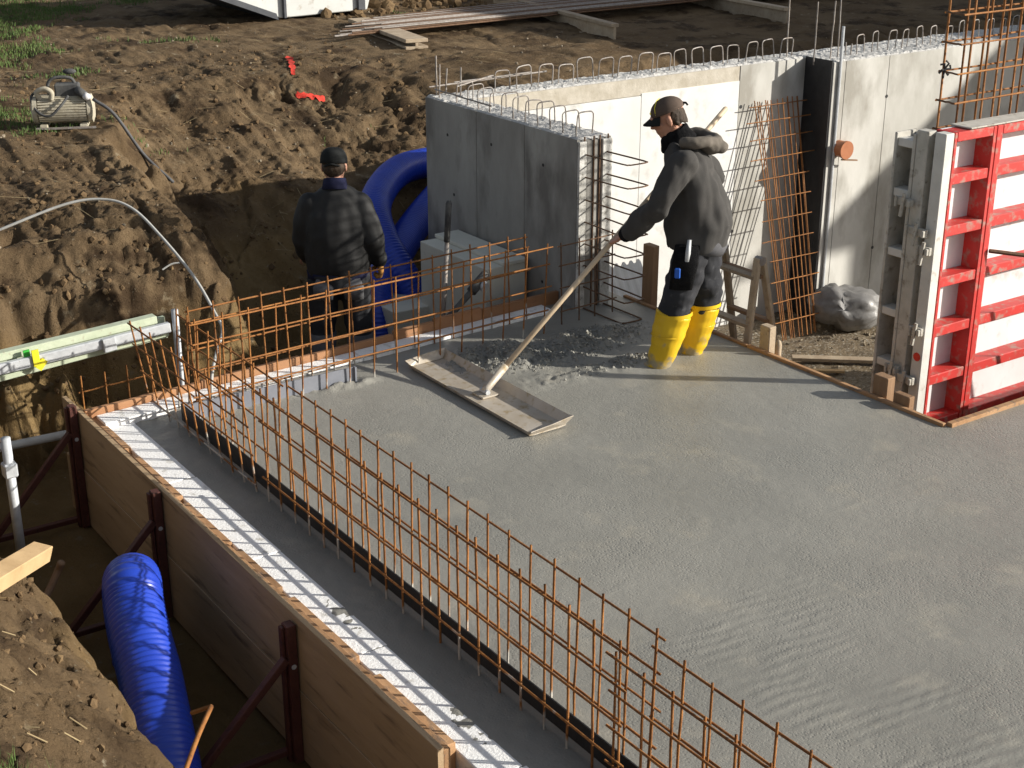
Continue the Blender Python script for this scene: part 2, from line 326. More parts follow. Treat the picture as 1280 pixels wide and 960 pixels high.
# unit bars, shared mesh data
def unit_bar(seed):
    r = random.Random(seed); k = 7; b = MB()
    secs = [((r.uniform(-.35, .35) if 0 < i < k - 1 else 0, r.uniform(-.35, .35) if 0 < i < k - 1 else 0, i / (k - 1)), (1, 0, 0), (0, 1, 0)) for i in range(k)]
    b.loft(secs, 6); return b.mesh('bar')
UB = [unit_bar(i) for i in range(4)]
UBM = {}
def rod(parent, p0, p1, r, m, name='bar'):
    v = random.randrange(4)
    if (v, m) not in UBM:
        me = UB[v].copy(); me.materials.append(M[m]); me.polygons.foreach_set('use_smooth', [True] * len(me.polygons)); UBM[(v, m)] = me
    o = bpy.data.objects.new(name, UBM[(v, m)]); col.objects.link(o)
    p0, p1 = Vector(p0), Vector(p1); d = p1 - p0
    o.rotation_mode = 'QUATERNION'; o.rotation_quaternion = d.to_track_quat('Z', 'Y') @ Quaternion((0, 0, 1), random.uniform(0, 6))
    o.scale = (r, r, d.length)
    if parent is not None: o.parent = parent; o.location = p0 - parent.location
    else: o.location = p0
    return o

def cat_spline(pts, per=10):
    pts = [Vector(p) for p in pts]; P = [pts[0] * 2 - pts[1]] + pts + [pts[-1] * 2 - pts[-2]]; out = []
    for i in range(1, len(P) - 2):
        for k in range(per):
            t = k / per; a, b, c, d = P[i - 1], P[i], P[i + 1], P[i + 2]
            out.append(.5 * ((2 * b) + (c - a) * t + (2 * a - 5 * b + 4 * c - d) * t * t + (3 * b - a - 3 * c + d) * t ** 3))
    out.append(pts[-1]); return out

# numpy value noise
def _h(ix, iy, s):
    n = (ix * 374761393 + iy * 668265263 + s * 974634777) & 0xffffffff
    n = ((n ^ (n >> 13)) * 1274126177) & 0xffffffff
    return ((n ^ (n >> 16)) & 0xffff) / 65535.0
def vnoise(x, y, s=0):
    x = np.asarray(x, float); y = np.asarray(y, float)
    ix = np.floor(x).astype(np.int64); iy = np.floor(y).astype(np.int64); fx = x - ix; fy = y - iy
    fx = fx * fx * fx * (fx * (fx * 6 - 15) + 10); fy = fy * fy * fy * (fy * (fy * 6 - 15) + 10)
    a = _h(ix, iy, s); b = _h(ix + 1, iy, s); c = _h(ix, iy + 1, s); d = _h(ix + 1, iy + 1, s)
    return (a + (b - a) * fx) * (1 - fy) + (c + (d - c) * fx) * fy - .5
def fbm(x, y, s=0, o=5, g=.5):
    t = 0; a = 1.0
    for i in range(o):
        ca, sa = math.cos(.6 * i), math.sin(.6 * i)
        t = t + a * vnoise((x * ca - y * sa) * 2 ** i, (x * sa + y * ca) * 2 ** i, s + i * 7); a *= g
    return t
def sst(a, b, x): t = np.clip((x - a) / (b - a), 0, 1); return t * t * (3 - 2 * t)

# ------------------------------------------------------------------ ground
def terrain(x, y):
    x = np.asarray(x, float); y = np.asarray(y, float)
    rough = fbm(x * 1.7, y * 1.7, 3, 6, .55)
    yw = y + .30 * fbm(x * 1.1, y * .5, 5, 3) + .16 * fbm(x * 3.2, y * 3.2, 9, 4, .6)
    zA = np.interp(yw, [1.0, 1.14, 1.34, 1.75, 2.6, 4.2, 6, 30], [-.68, -.15, .30, .56, .68, .79, .86, 1.0])
    zB = np.interp(yw, [2.1, 2.65, 3.3, 4.3, 5.6, 8, 30], [-.65, -.22, .14, .5, .84, .9, 1.0])
    zC = np.interp(yw, [2.15, 2.5, 3.0, 3.7, 4.4, 8, 30], [-.5, -.3, .15, .62, .84, .92, 1.0])
    xb = np.interp(y, [0, 1.2, 1.8, 3.6, 4.6, 6], [1.72, 1.68, 1.46, 1.55, 1.9, 2.1]) + .22 * fbm(x * 1.3, y * 2.2, 21, 4, .6)
    a = sst(-.16, .22, x - xb)
    z = zA * (1 - a) + zB * a
    b = sst(3.8, 6.0, x)
    z = z * (1 - b) + zC * b
    slope = sst(-.62, -.3, z) * (1 - .6 * sst(.74, .84, z))
    crack = np.clip(1 - 5.5 * np.abs(fbm(x * 2.3, y * 1.5, 13, 4, .55)), 0, 1)
    crack2 = np.clip(1 - 6 * np.abs(fbm(x * 6.1, y * 4.3, 15, 3, .55)), 0, 1)
    patch = sst(-.1, .25, fbm(x * .9, y * .9, 23, 3))
    up = sst(2.3, 3.2, y)
    z = z + slope * (.10 * fbm(x * 1.2, y * 1.2, 3, 3, .5) + (.028 + .02 * up) * fbm(x * 6.5, y * 1.0, 14, 4, .6) - .065 * crack * patch - .016 * crack2 * patch * (1 - .75 * up) + (.006 + .020 * patch * (1 - .4 * up)) * fbm(x * 17, y * 17, 17, 5, .72))
    z = z + (1 - slope) * (.035 * rough + .02 * fbm(x * 8, y * 8, 19, 5, .65))
    # crumbling ledge across the front lobe
    z = z - .10 * (1 - a) * np.exp(-((yw - 1.95 - .1 * np.sin(x * 3)) / .10) ** 2) * sst(.3, .6, .5 + fbm(x * 1.5, y * 1.5, 41, 3))
    # spoil behind the rebar stack
    z = z + sst(8.6, 10.2, y) * .5 * np.clip(.25 + fbm(x * .8, y * .8, 31, 4), 0, 1) * sst(6.6, 8, x) * (1 - sst(11, 14, x))
    # low inside the basement
    inside = (x > 3.5) & (y < 1.95)
    z = np.where(inside, -1.45, z)
    z = np.where(y < .9, np.minimum(z, -.66 + .03 * rough), z)
    return z
def axis(segs):
    out = [segs[0][0]]
    for a, b, st in segs:
        n = max(1, int(round((b - a) / st))); out += list(a + (b - a) * (np.arange(n) + 1) / n)
    return np.array(out)
def heightfield(name, xs, ys, fn, m, keep=None, jitter=None):
    Xg, Yg = np.meshgrid(xs, ys, indexing='ij'); Z = fn(Xg, Yg)
    nx, ny = len(xs), len(ys)
    vs = np.stack([Xg, Yg, Z], -1)
    if jitter is not None: vs = jitter(vs)
    vs = vs.reshape(-1, 3)
    i = np.arange(nx - 1)[:, None]; j = np.arange(ny - 1)[None, :]; k = i * ny + j
    F = np.stack([k, k + ny, k + ny + 1, k + 1], -1).reshape(-1, 4)
    if keep is not None:
        c = vs[F].mean(1); F = F[keep(c)]
        used = np.unique(F); remap = np.full(len(vs), -1); remap[used] = np.arange(len(used)); vs = vs[used]; F = remap[F]
    me = bpy.data.meshes.new(name); me.vertices.add(len(vs)); me.vertices.foreach_set('co', vs.astype(np.float32).ravel())
    me.loops.add(F.size); me.loops.foreach_set('vertex_index', F.astype(np.int32).ravel())
    me.polygons.add(len(F)); me.polygons.foreach_set('loop_start', np.arange(0, F.size, 4, dtype=np.int32)); me.polygons.foreach_set('loop_total', np.full(len(F), 4, dtype=np.int32))
    me.update(calc_edges=True); me.validate()
    me.polygons.foreach_set('use_smooth', np.ones(len(F), bool))
    me.materials.append(M[m]); o = bpy.data.objects.new(name, me); col.objects.link(o); return o
xs = axis([(-60, -6, 6), (-6, -1.2, .2), (-1.2, 4.2, .018), (4.2, 8, .04), (8, 14, .07), (14, 24, .5), (24, 90, 6)])
ys = axis([(-60, -6, 9), (-6, .8, .2), (.8, 6.4, .018), (6.4, 13, .06), (13, 24, .4), (24, 120, 8)])
tag(heightfield('ground', xs, ys, terrain, 'earth'), kind='structure')
def near_bank(x, y):
    xe = -1.02 + .10 * fbm(x * .6, y * 1.6, 51, 4, .6) + .05 * fbm(x * 5, y * 5, 52, 3)
    d = xe - x
    z = np.interp(d, [-.18, -.08, -.02, .05, .4, 1.0, 1.7, 3, 12], [-.75, -.35, .10, .24, .52, .98, 1.45, 1.62, 1.7])
    z = z - .0 * y
    z = z + sst(-.05, .1, d) * (.09 * fbm(x * 2.2, y * 1.8, 53, 5, .55) + .03 * fbm(x * 5, y * 9, 54, 5, .65) - .03 * np.clip(1 - 6 * np.abs(fbm(x * 4, y * 3, 56, 4, .6)), 0, 1) + .014 * fbm(x * 26, y * 26, 55, 4, .7))
    return z
xs = axis([(-20, -3, 1), (-3, -2.2, .05), (-2.2, -.68, .011)]); ys = axis([(-30, -6, 2), (-6, -4.6, .08), (-4.6, -.2, .011), (-.2, 1.3, .06)])
tag(heightfield('earth_bank', xs, ys, near_bank, 'earth'), kind='structure')
# basement yard
def yard(x, y):
    return -1.25 + .025 * fbm(x * 1.3, y * 1.3, 61, 4) + .014 * fbm(x * 12, y * 12, 62, 4, .65) + .05 * sst(1.2, 1.7, y)
tag(heightfield('yard', axis([(3.7, 12, .03)]), axis([(-2.9, 1.9, .03)]), yard, 'yard'), kind='structure')

# fresh slab
def yb(x): return .03 + .062 * np.asarray(x, float)
def slab_z(x, y):
    z = .0022 * fbm(x * 2, y * 2, 81, 4) + .0011 * fbm(x * 28, y * 28, 82, 3, .6)
    # unfloated heaps round the float and the boots
    def blob(cx, cy, rx, ry, h, s):
        d = ((x - cx) / rx) ** 2 + ((y - cy) / ry) ** 2
        return h * np.exp(-d ** 1.3) * np.clip(.42 + .8 * fbm(x * 9, y * 9, s, 4, .6) + .42 * fbm(x * 34, y * 34, s + 3, 3, .75), -.02, 2)
    z = z + blob(2.38, -.42, .34, .22, .075, 90) + blob(2.68, -.62, .32, .15, .065, 95) + blob(3.14, -.52, .40, .18, .075, 100)
    z = z + blob(3.05, -.98, .34, .09, .03, 105) + blob(2.55, -.95, .35, .12, .02, 107) + blob(.95, -.27, .35, .05, .03, 110) + blob(1.42, -.33, .2, .05, .03, 112)
    # float ripples left in the skim
    m = np.exp(-(((x - 1.46 - .12 * (y + 4)) / .46) ** 4)) * (1 - sst(-3.3, -2.7, y)) * sst(-.34, .04, fbm(x * 2.1, y * 2.1, 121, 3))
    ph = (y * .99 + x * .14) * 2 * math.pi / .062 + 3.4 * fbm(x * 1.9, y * 1.9, 122, 3) + 2.2 * fbm(x * 6, y * 6, 124, 3)
    z = z + .0034 * m * np.maximum(0, np.sin(ph)) ** 2 * np.clip(.8 + 2.2 * fbm(x * 4, y * 7, 125, 3), 0, 2)
    z = z + .004 * np.exp(-((x - 3.1 + .0 * y) / .02) ** 2) * 0
    z = z + .0012 * np.sin((x * .3 + y) * 2 * math.pi / 1.27 + 1.5 * fbm(x * .7, y * .7, 127, 2)) * .5 + .0014 * np.exp(-((np.mod(y + .05 * fbm(x * .9, y, 128, 2), 1.27) - .6) / .012) ** 2) * sst(-.05, .2, fbm(x * 1.2, y * 3, 129, 3))
    ch = x < .362
    z = np.where(ch, -.02 + .005 * fbm(x * 12, y * 12, 131, 4, .65) + .012 * np.clip(fbm(x * 9, y * 9, 133, 4, .7), 0, 1) * sst(.22, .12, x), z)
    return z
xs = axis([(.06, 3.852, .0145), (3.852, 9.5, .05)]); ys = axis([(-12, -6, .25), (-6, -2.79, .0145), (-2.79, .26, .0145)])
slab = heightfield('concrete_slab', xs, ys, slab_z, 'slab', keep=lambda c: ((c[:, 0] < 3.85) | (c[:, 1] < -2.79)) & (c[:, 1] < yb(c[:, 0]) - .15 + .18 * sst(2.95, 3.15, c[:, 0]) + .16 * sst(1.5, 2.4, c[:, 0]) * np.clip(fbm(c[:, 0] * 5, c[:, 1] * 5, 161, 4, .65) + .12, 0, 1)))
tag(slab, 'smooth wet grey concrete slab being floated', kind='structure')
b = MB(); b.box((.05, -12, -.7), (3.83, .02, -.06)); b.box((3.835, -12, -1.4), (9.5, -2.82, -.06)); b.build('slab_body', 'conc_shade', slab)

# ------------------------------------------------------------------ edge forms of the slab
ins = empty('insulation_strip', (.04, -2, -.6), 'long white polystyrene edge insulation strip between plank shuttering and wet concrete channel', 'insulation')
y = .0; 
while y > -5.2:
    L = 1.0; b = MB(); xs_ = np.linspace(0, 1, 9)
    n = 14; vs = []; fs = []
    b.box((-.022 + random.uniform(-.003, .003), y - L + .004, -.6), (.135 + random.uniform(-.008, .008), y, -.012 + random.uniform(-.004, .004)))
    b.build('insulation_board', 'eps', ins, bevel=.004); y -= L
ins2 = empty('insulation_strip', (1.7, .1, -.6), 'white polystyrene insulation strip along the back edge boards behind the rusty cage', 'insulation')
for i in range(4):
    x0 = .12 + i * .78 if i else -.04; x1 = .12 + (i + 1) * .78
    b = MB(); z1 = .022 + random.uniform(-.003, .003)
    ya, yc = float(yb(x0)), float(yb(x1))
    vs = [(x0 + .002, ya - .15, -.6), (x1 - .002, yc - .15, -.6), (x1 - .002, yc - .004, -.6), (x0 + .002, ya - .004, -.6)]
    vs += [(p[0], p[1], z1) for p in vs]
    b.add(vs, [(0, 3, 2, 1), (4, 5, 6, 7), (0, 1, 5, 4), (1, 2, 6, 5), (2, 3, 7, 6), (3, 0, 4, 7)]); b.build('insulation_board', 'eps', ins2, bevel=.003)
# plank shuttering along the left edge
sh = empty('plank_shuttering', (-.1, -1.8, -.66), 'long brown plank shuttering wall along the dark trench with the blue pipe', 'shuttering')
MB().box((-.135, -3.83, -.30), (-.108, .32, .062)).build('plank', 'wood_y', sh, bevel=.002)
MB().box((-.139, -3.80, -.66), (-.110, .35, -.303)).build('plank', 'wood_y', sh, bevel=.002)
y = .2
while y > -3.8:
    L = random.uniform(.35, .8); e = max(y - L, -3.83); zz = random.uniform(.002, .03)
    MB().box((-.106, e + .006, -.4), (-.073 + random.uniform(-.003, .003), y, zz + .02)).build('edge_batten', 'edge_y', sh, bevel=.003)
    MB().box((-.071, e + .05, -.4), (-.025, y - random.uniform(0, .12), zz - random.uniform(0, .012))).build('edge_batten', 'edge_y', sh, bevel=.003)
    y = e
# steel props of the shuttering
lab = ['dark red steel bracket propping plank shuttering beside the bank corner end', 'dark red steel bracket propping plank shuttering behind the top of the blue pipe', 'dark red steel bracket propping plank shuttering by the rusty rebar offcut']
for i, (yy, zt) in enumerate([(.06, .10), (-1.19, .06), (-2.68, .03)]):
    r = empty('shuttering_bracket', (-.17, yy, -.66), lab[i], 'bracket', 'brackets of the plank shuttering')
    b = MB(); b.box((-.185, yy - .028, -.66), (-.142, yy + .028, zt)); b.box((-.20, yy - .004, -.66), (-.186, yy + .028, zt - .01)); b.build('post', 'postred', r, bevel=.003)
    MB().bar((-.19, yy - .01, zt - .16), (-.72, yy - .01, -.63), .035, .035).build('diagonal_brace', 'postred', r, bevel=.003)
    MB().bar((-.19, yy + .03, -.62), (-.78, yy + .03, -.62), .035, .03).build('base_bar', 'postred', r, bevel=.003)
    MB().tube([(-.163, yy - .03, zt - .2), (-.163, yy + .03, zt - .2)], .012, 8).build('bolt', 'galv', r)
# back edge boards
bk = empty('edge_boards', (1.7, .15, -.4), 'reddish timber edge boards along the back of the slab beneath the rusty cage', 'shuttering')
segs = [(-.10, .62, .062), (.625, 1.3, .072), (1.305, 2.0, .066), (2.005, 2.32, .085), (2.325, 2.72, .10), (2.725, 3.40, .085)]
for x0, x1, z1 in segs:
    b = MB(); ya, yc = float(yb(x0)), float(yb(x1)); t = .032
    vs = [(x0, ya, -.4), (x1, yc, -.4), (x1, yc + t, -.4), (x0, ya + t, -.4)]; vs += [(p[0], p[1], z1) for p in vs]
    b.add(vs, [(0, 3, 2, 1), (4, 5, 6, 7), (0, 1, 5, 4), (1, 2, 6, 5), (2, 3, 7, 6), (3, 0, 4, 7)]); b.build('board', 'wood_x', bk, bevel=.003)
for x0 in (.3, .95, 1.6, 2.2, 2.66):
    ya = float(yb(x0)) + .034; MB().box((x0 - .03, ya, -.5), (x0 + .03, ya + .05, .045)).build('stake', 'wood_x', bk, bevel=.003)
# inner edge planks of the notch
ne = empty('edge_plank', (3.86, -1.3, -.5), 'narrow brown edge plank between wet slab and sunken gravel yard', 'shuttering')
MB().box((3.855, -2.80, -.5), (3.885, -1.2, .018)).build('board', 'edge_y', ne, bevel=.003)
MB().box((3.853, -1.195, -.5), (3.883, .08, .016)).build('board', 'edge_y', ne, bevel=.003)
ne = empty('edge_plank', (5, -2.8, -.5), 'pale worn edge plank under the red and white formwork panel', 'shuttering')
MB().box((3.89, -2.835, -.5), (4.7, -2.795, .022)).build('board', 'edge_y', ne, bevel=.003)
MB().box((4.705, -2.835, -.5), (7.5, -2.795, .02)).build('board', 'edge_y', ne, bevel=.003)

# upstand sheets
b = MB(); b.box((.361, -6.2, -.03), (.367, -.26, .10)); tag(b.build('upstand_sheet', 'black_sheet'), 'black upright sheet strip standing in wet concrete inside the long rusty cage', 'sheet strip')
b = MB(); b.box((.368, -.305, -.03), (1.46, -.298, .10)); b.box((1.455, -.32, -.03), (1.466, -.296, .102)); tag(b.build('upstand_sheet', 'grey_sheet'), 'short grey sheet metal upstand strip at the back corner of the slab', 'sheet strip')

# ------------------------------------------------------------------ reinforcement cages
def mat_panel(label, group, origin, p_fn, u0, u1, du, zs, vz0, vz1, r=.0052, ext=.03, tilt=None, m='rust', uof=0):
    """p_fn(u, z) -> world point; vertical bars every du between u0 and u1, horizontal bars at heights zs"""
    root = empty('rebar_mesh', origin, label, 'rebar mesh', group)
    n = abs(int(round((u1 - u0) / du)))
    for i in range(n + 1):
        u = u0 + (u1 - u0) * i / n
        j = random.uniform(-.008, .008)
        rod(root, p_fn(u + j, vz0), p_fn(u + random.uniform(-.008, .008), vz1 + random.uniform(-.006, .012)), r, m, 'upright_bar')
    s = 1 if u1 > u0 else -1
    for z in zs:
        a = Vector(p_fn(u0 - s * ext * random.uniform(.5, 1.3), z + random.uniform(-.004, .004))); c = Vector(p_fn(u1 + s * ext * random.uniform(.5, 1.6), z + random.uniform(-.004, .004)))
        rod(root, a + OFF, c + OFF, r, m, 'cross_bar')
    return root
G1 = 'rusty mesh mats of the long wall cage'
OFF = Vector((-.010, 0, 0))
def outer1(u, z): return (.325 - .09 * max(0, z) * (1 + .6 * (u + 1.3)), u, z)
def outer(u, z): return (.325 - .012 * z, u, z)
mat_panel('rusty outer mesh mat leaning outward at the white corner, next to the grey hose', G1, (.32, -.6, -.06), outer1, .10, -1.33, .145, (.03, .20, .36, .50), -.08, .52, m='rust_slab')
mat_panel('long rusty outer mesh mat standing in the shaded concrete channel', G1, (.32, -2.9, -.06), outer, -1.47, -4.30, .15, (.11, .27, .42, .565), -.08, .60, m='rust_slab')
OFF = Vector((-.010, 0, -.0))
mat_panel('last rusty outer mesh mat beside the black sheet, lower than the long outer mat', G1, (.32, -5.2, -.06), outer, -4.27, -6.1, .15, (.08, .23, .38, .52), -.08, .54, m='rust_slab')
OFF = Vector((.010, 0, 0))
def inner1(u, z): return (.415 + .05 * z, u, z)
def inner(u, z): return (.415 + .02 * z, u, z)
mat_panel('rusty inner mesh mat at the back corner, close to the grey upstand strip', G1, (.42, -.7, -.06), inner1, -.10, -1.42, .147, (.14, .30, .44, .57), -.06, .60, m='rust_slab')
mat_panel('long rusty inner mesh mat standing on the floated slab', G1, (.42, -2.9, -.06), inner, -1.55, -4.36, .15, (.16, .32, .46, .60), -.06, .635, m='rust_slab')
mat_panel('last rusty inner mesh mat on the floated slab, beyond the ripple marks', G1, (.42, -5.2, -.06), inner, -4.36, -6.1, .15, (.12, .27, .42, .55), -.06, .58, m='rust_slab')
G2 = 'rusty mesh mats along the back edge'
OFF = Vector((0, -.010, 0))
def backf(u, z): return (u + .02 * z, -.40 + .055 * u - .02 * z, z)
def backb(u, z): return (u, -.16 + .075 * u + .04 * z, z)
mat_panel('rusty front mesh mat of the back cage, standing in the wet slab', G2, (1.6, -.3, -.06), backf, .42, 2.92, .167, (.17, .33, .48, .60), -.06, .625, m='rust_slab')
OFF = Vector((0, .010, 0))
mat_panel('rusty rear mesh mat of the back cage, next to the white insulation strip', G2, (1.6, -.05, -.06), backb, .52, 3.0, .155, (.03, .19, .34, .50, .575), -.06, .60, m='rust_slab')
OFF = Vector((0, -.009, 0))
def backr(u, z): return (u - .03 * z, -.16 + .04 * (u - 3), z)
mat_panel('short rusty mesh piece standing against the end of the grey concrete wall', G2, (3.3, -.15, -.06), backr, 3.14, 3.58, .15, (.10, .26, .42, .56), -.06, .58, m='darkrust')
# small mesh in the trench behind the corner
OFF = Vector((0, .009, 0))
def trm(u, z): return (u, .42 + .1 * u, z)
mat_panel('small rusty mesh piece in the trench below the green beam', 'loose rusty mesh pieces', (.3, .45, -.66), trm, .02, .46, .15, (.02, -.16), -.62, .12)
# leaning mesh in the yard
OFF = Vector((0, -.012, 0))
def lean(u, z): t = (z + 1.25) / 2.1; return (6.62 + (u - 6.62) * (.9 + .25 * t) - .02 * t, 1.16 + .53 * t, z)
r_ = mat_panel('tall narrow rusty mesh leaning on the long bright wall behind the stepladder', None, (7.1, 1.3, -1.25), lean, 6.62, 7.08, .058, [-1.05, -.87, -.69, -.51, -.33, -.15, .03, .21, .38, .55, .70, .83], -1.22, .87, r=.005, ext=.10)
# second layer of bars behind it (a double mesh)
for i in range(5):
    u = 6.64 + i * .105; p0 = Vector(lean(u, -1.22)) + Vector((.03, .02, 0)); p1 = Vector(lean(u + .05, .86)) + Vector((-.02, .03, 0)); rod(r_, p0, p1, .005, 'rust', 'upright_bar')

# column/wall cage inside the formwork panel
PS, PO = 1.188, Vector((.334, 1.425, -.602))          # formwork drawing -> yard: size and place
def PL(p): return Vector(p) * PS + PO
def PLE(p): return PL((p[0], -2.80 + (p[1] + 2.80) * .56, p[2]))
cg = empty('rebar_cage', (5.9, -1.47, -1.25), 'tall rusty wall cage rising out of the red and white formwork', 'rebar cage')
for yy in (-2.545, -2.645):
    for i in range(12):
        x = 3.94 + .15 * i + (.07 if yy < -2.6 else 0)
        rod(cg, PL((x, yy, -.5)), PL((x + random.uniform(-.01, .01), yy, 2.95 + random.uniform(-.1, .1))), .0075, 'rust', 'upright_bar')
    for k in range(10):
        z = 1.50 + .152 * k
        rod(cg, PL((3.92, yy + (.012 if yy > -2.6 else -.012), z)), PL((5.85, yy + (.012 if yy > -2.6 else -.012), z + .012)), .0065, 'rust', 'cross_bar')
        if yy < -2.6: rod(cg, PL((3.925, -2.66, z)), PL((3.925, -2.53, z + .003)), .0065, 'darkrust', 'end_stirrup')
sp = MB()
for a in range(6):
    t = a * math.pi / 3; sp.tube([(3.93, -2.56, 1.97), (3.93 + .035 * math.cos(t), -2.56 - .012, 1.97 + .035 * math.sin(t)), (3.93 + .045 * math.cos(t + .4), -2.56, 1.97 + .045 * math.sin(t + .4))], .006, 6)
sp.v = [tuple(PL(q)) for q in sp.v]; sp.build('wheel_spacer', 'black_sheet', cg)

# ------------------------------------------------------------------ concrete walls
wl = empty('concrete_wall', (5.5, 1.9, -1.3), 'L shaped cast concrete basement wall with hairpin starter bars along its crusty white top', 'wall')
ZB, ZT = -1.3, 1.20
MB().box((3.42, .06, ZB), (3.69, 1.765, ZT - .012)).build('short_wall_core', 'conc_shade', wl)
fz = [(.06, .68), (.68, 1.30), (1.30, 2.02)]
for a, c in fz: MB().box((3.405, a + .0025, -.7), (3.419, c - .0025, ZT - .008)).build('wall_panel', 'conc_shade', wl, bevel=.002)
for (yy, zz) in ((.45, .95), (.45, .1), (1.1, .98), (1.1, .0), (1.7, .95), (1.62, .5)):
    MB().tube([(3.412, yy, zz), (3.4035, yy, zz)], .012, 10).build('tie_hole_disc', 'black_sheet', wl)  # black disc on the face; the hole's inner shade is put into its colour
MB().box((3.42, 1.767, ZB), (7.262, 2.03, ZT - .012)).build('long_wall_core', 'conc_wall', wl)
MB().box((7.264, 1.43, ZB), (12, 2.03, ZT - .014)).build('long_wall_core', 'conc_wall', wl)
for x0, x1, z1, m in [(3.70, 5.35, 1.04, 'conc_white'), (5.353, 6.46, 1.06, 'conc_white'), (6.463, 7.258, ZT - .01, 'conc_wall')]:
    MB().box((x0, 1.752, ZB), (x1, 1.766, z1)).build('wall_panel', m, wl, bevel=.002)
MB().box((3.70, 1.758, 1.045), (6.46, 1.766, ZT - .01)).build('raw_rim', 'conc_rim', wl)
for x0, x1 in [(7.268, 7.42), (7.425, 7.985), (7.99, 9.3), (9.305, 10.7), (10.705, 12)]:
    MB().box((x0, 1.416, ZB), (x1, 1.429, ZT - .01)).build('wall_panel', 'conc_wall', wl, bevel=.002)
MB().box((7.252, 1.425, ZB), (7.2625, 1.75, ZT + .004)).build('black_end_sheet', 'black_sheet', wl)  # thin black sheet over the end face of the nearer section
for (xx, zz) in ((6.49, .83), (7.99, .82), (7.99, -.62), (9.31, .75), (6.47, -.3)):
    yy = 1.75 if xx < 7.2 else 1.414
    MB().tube([(xx, yy + .008, zz), (xx, yy - .002, zz)], .016, 10).build('tie_hole_disc', 'black_sheet', wl)  # proud black disc, painted dark in place of a shaded recess
# crusty tops, real lumps
def crust(x0, x1, y0, y1, z, nm):
    st = .02; nx = max(2, int((x1 - x0) / st)); ny = max(2, int((y1 - y0) / st))
    gx, gy = np.meshgrid(np.linspace(x0, x1, nx), np.linspace(y0, y1, ny), indexing='ij')
    e = np.minimum(np.minimum(gx - x0, x1 - gx), np.minimum(gy - y0, y1 - gy))
    zz = z + sst(0, .02, e) * (.010 + .014 * np.abs(fbm(gx * 9, gy * 9, 141, 4, .65)) + .009 * fbm(gx * 30, gy * 30, 142, 3)) - .004
    vs = np.stack([gx, gy, zz], -1).reshape(-1, 3).tolist(); fs = [(i * ny + j, (i + 1) * ny + j, (i + 1) * ny + j + 1, i * ny + j + 1) for i in range(nx - 1) for j in range(ny - 1)]
    MB().add(vs, fs).build(nm, 'crust', wl)
crust(3.408, 3.688, .065, 1.75, ZT - .008, 'crusty_top'); crust(3.408, 7.25, 1.755, 2.03, ZT - .008, 'crusty_top'); crust(7.266, 12, 1.42, 2.03, ZT - .008, 'crusty_top')
# rough end face of the short wall
for x0, x1, m in ((3.405, 3.47, 'slurry'), (3.475, 3.60, 'conc_shade'), (3.605, 3.688, 'slurry')):
    MB().box((x0, .035 if m == 'slurry' else .05, -.9), (x1, .059, ZT - .02)).build('end_strip', m, wl, bevel=.004)
# hairpin starter bars
hp = MB(); hw, hh = .15, .15
hp.tube(cat_spline([(0, 0, -.03), (0, 0, hh - .04), (.012, 0, hh - .008), (.04, 0, hh), (hw - .04, 0, hh), (hw - .012, 0, hh - .008), (hw, 0, hh - .04), (hw, 0, -.03)], 3), .0048, 6)
hpm = hp.mesh('starter_bar'); hpm.materials.append(M['steel']); hpm.polygons.foreach_set('use_smooth', [True] * len(hpm.polygons))
def hairpin(x, y, z, rz, tilt=0, s=1):
    o = bpy.data.objects.new('starter_bar', hpm); col.objects.link(o); o.parent = wl; o.location = Vector((x, y, z)) - wl.location
    o.rotation_euler = (tilt, random.uniform(-.06, .06), rz); o.scale = (s, s, s * random.uniform(.9, 1.12)); return o
for i in range(11):
    y = .16 + i * .15; hairpin(3.47, y, ZT, random.uniform(-.08, .08), random.uniform(-.1, .1), .95)
x = 3.95
while x < 7.1:
    hairpin(x, 1.86 + random.uniform(-.01, .01), ZT, R(8) + random.uniform(-.1, .1), random.uniform(-.12, .12), 1.1); x += .205
x = 7.75
while x < 11.5:
    hairpin(x, 1.60 + random.uniform(-.01, .01), ZT, R(20) + random.uniform(-.1, .1), random.uniform(-.1, .1), 1.1); x += .20
for yy in np.arange(.12, 1.7, .15):
    rod(wl, (3.44, yy, ZT - .02), (3.44 + random.uniform(-.005, .005), yy, ZT + random.uniform(.04, .08)), .005, 'steel', 'starter_bar')
for (xx, yy, h) in [(3.46, 1.9, .25), (3.56, 1.97, .2), (3.62, 1.85, .22), (3.5, 2.0, .3), (7.12, 1.86, .55), (7.2, 1.60, .5), (7.36, 1.56, .5), (7.5, 1.6, .5), (7.6, 1.6, .12), (7.66, 1.6, .1)]:
    rod(wl, (xx, yy, ZT - .05), (xx + random.uniform(-.02, .02), yy, ZT + h), .0065, 'steel', 'starter_bar')
for (p0, p1) in [((3.42, 1.98, ZT + .07), (4.5, 1.93, ZT + .10)), ((3.44, 1.93, ZT + .06), (3.44, 1.15, ZT + .05)), ((3.6, 1.9, ZT + .10), (4.3, 1.86, ZT + .12)), ((3.5, 1.7, ZT + .11), (4.0, 1.96, ZT + .11))]:
    rod(wl, p0, p1, .007, 'steel', 'lacing_bar')
# horizontal hairpins out of the end of the short wall
for k in range(8):
    z = 1.09 - .155 * k; b = MB(); j = random.uniform(-.01, .01); L = .42 + random.uniform(-.03, .03)
    b.tube(cat_spline([(3.46, .06, z), (3.46, -L + .05, z + j), (3.48, -L + .01, z + j), (3.5, -L, z + j), (3.6, -L, z + j), (3.62, -L + .01, z + j), (3.64, -L + .05, z + j), (3.64, .06, z)], 3), .0055, 6)
    b.build('lap_bar', 'darkrust', wl, smooth=True)
for xx in (3.455, 3.535, 3.585, 3.655):
    rod(wl, (xx, .045, -.05), (xx, .045, ZT + .01), .006, 'darkrust', 'upright_bar')
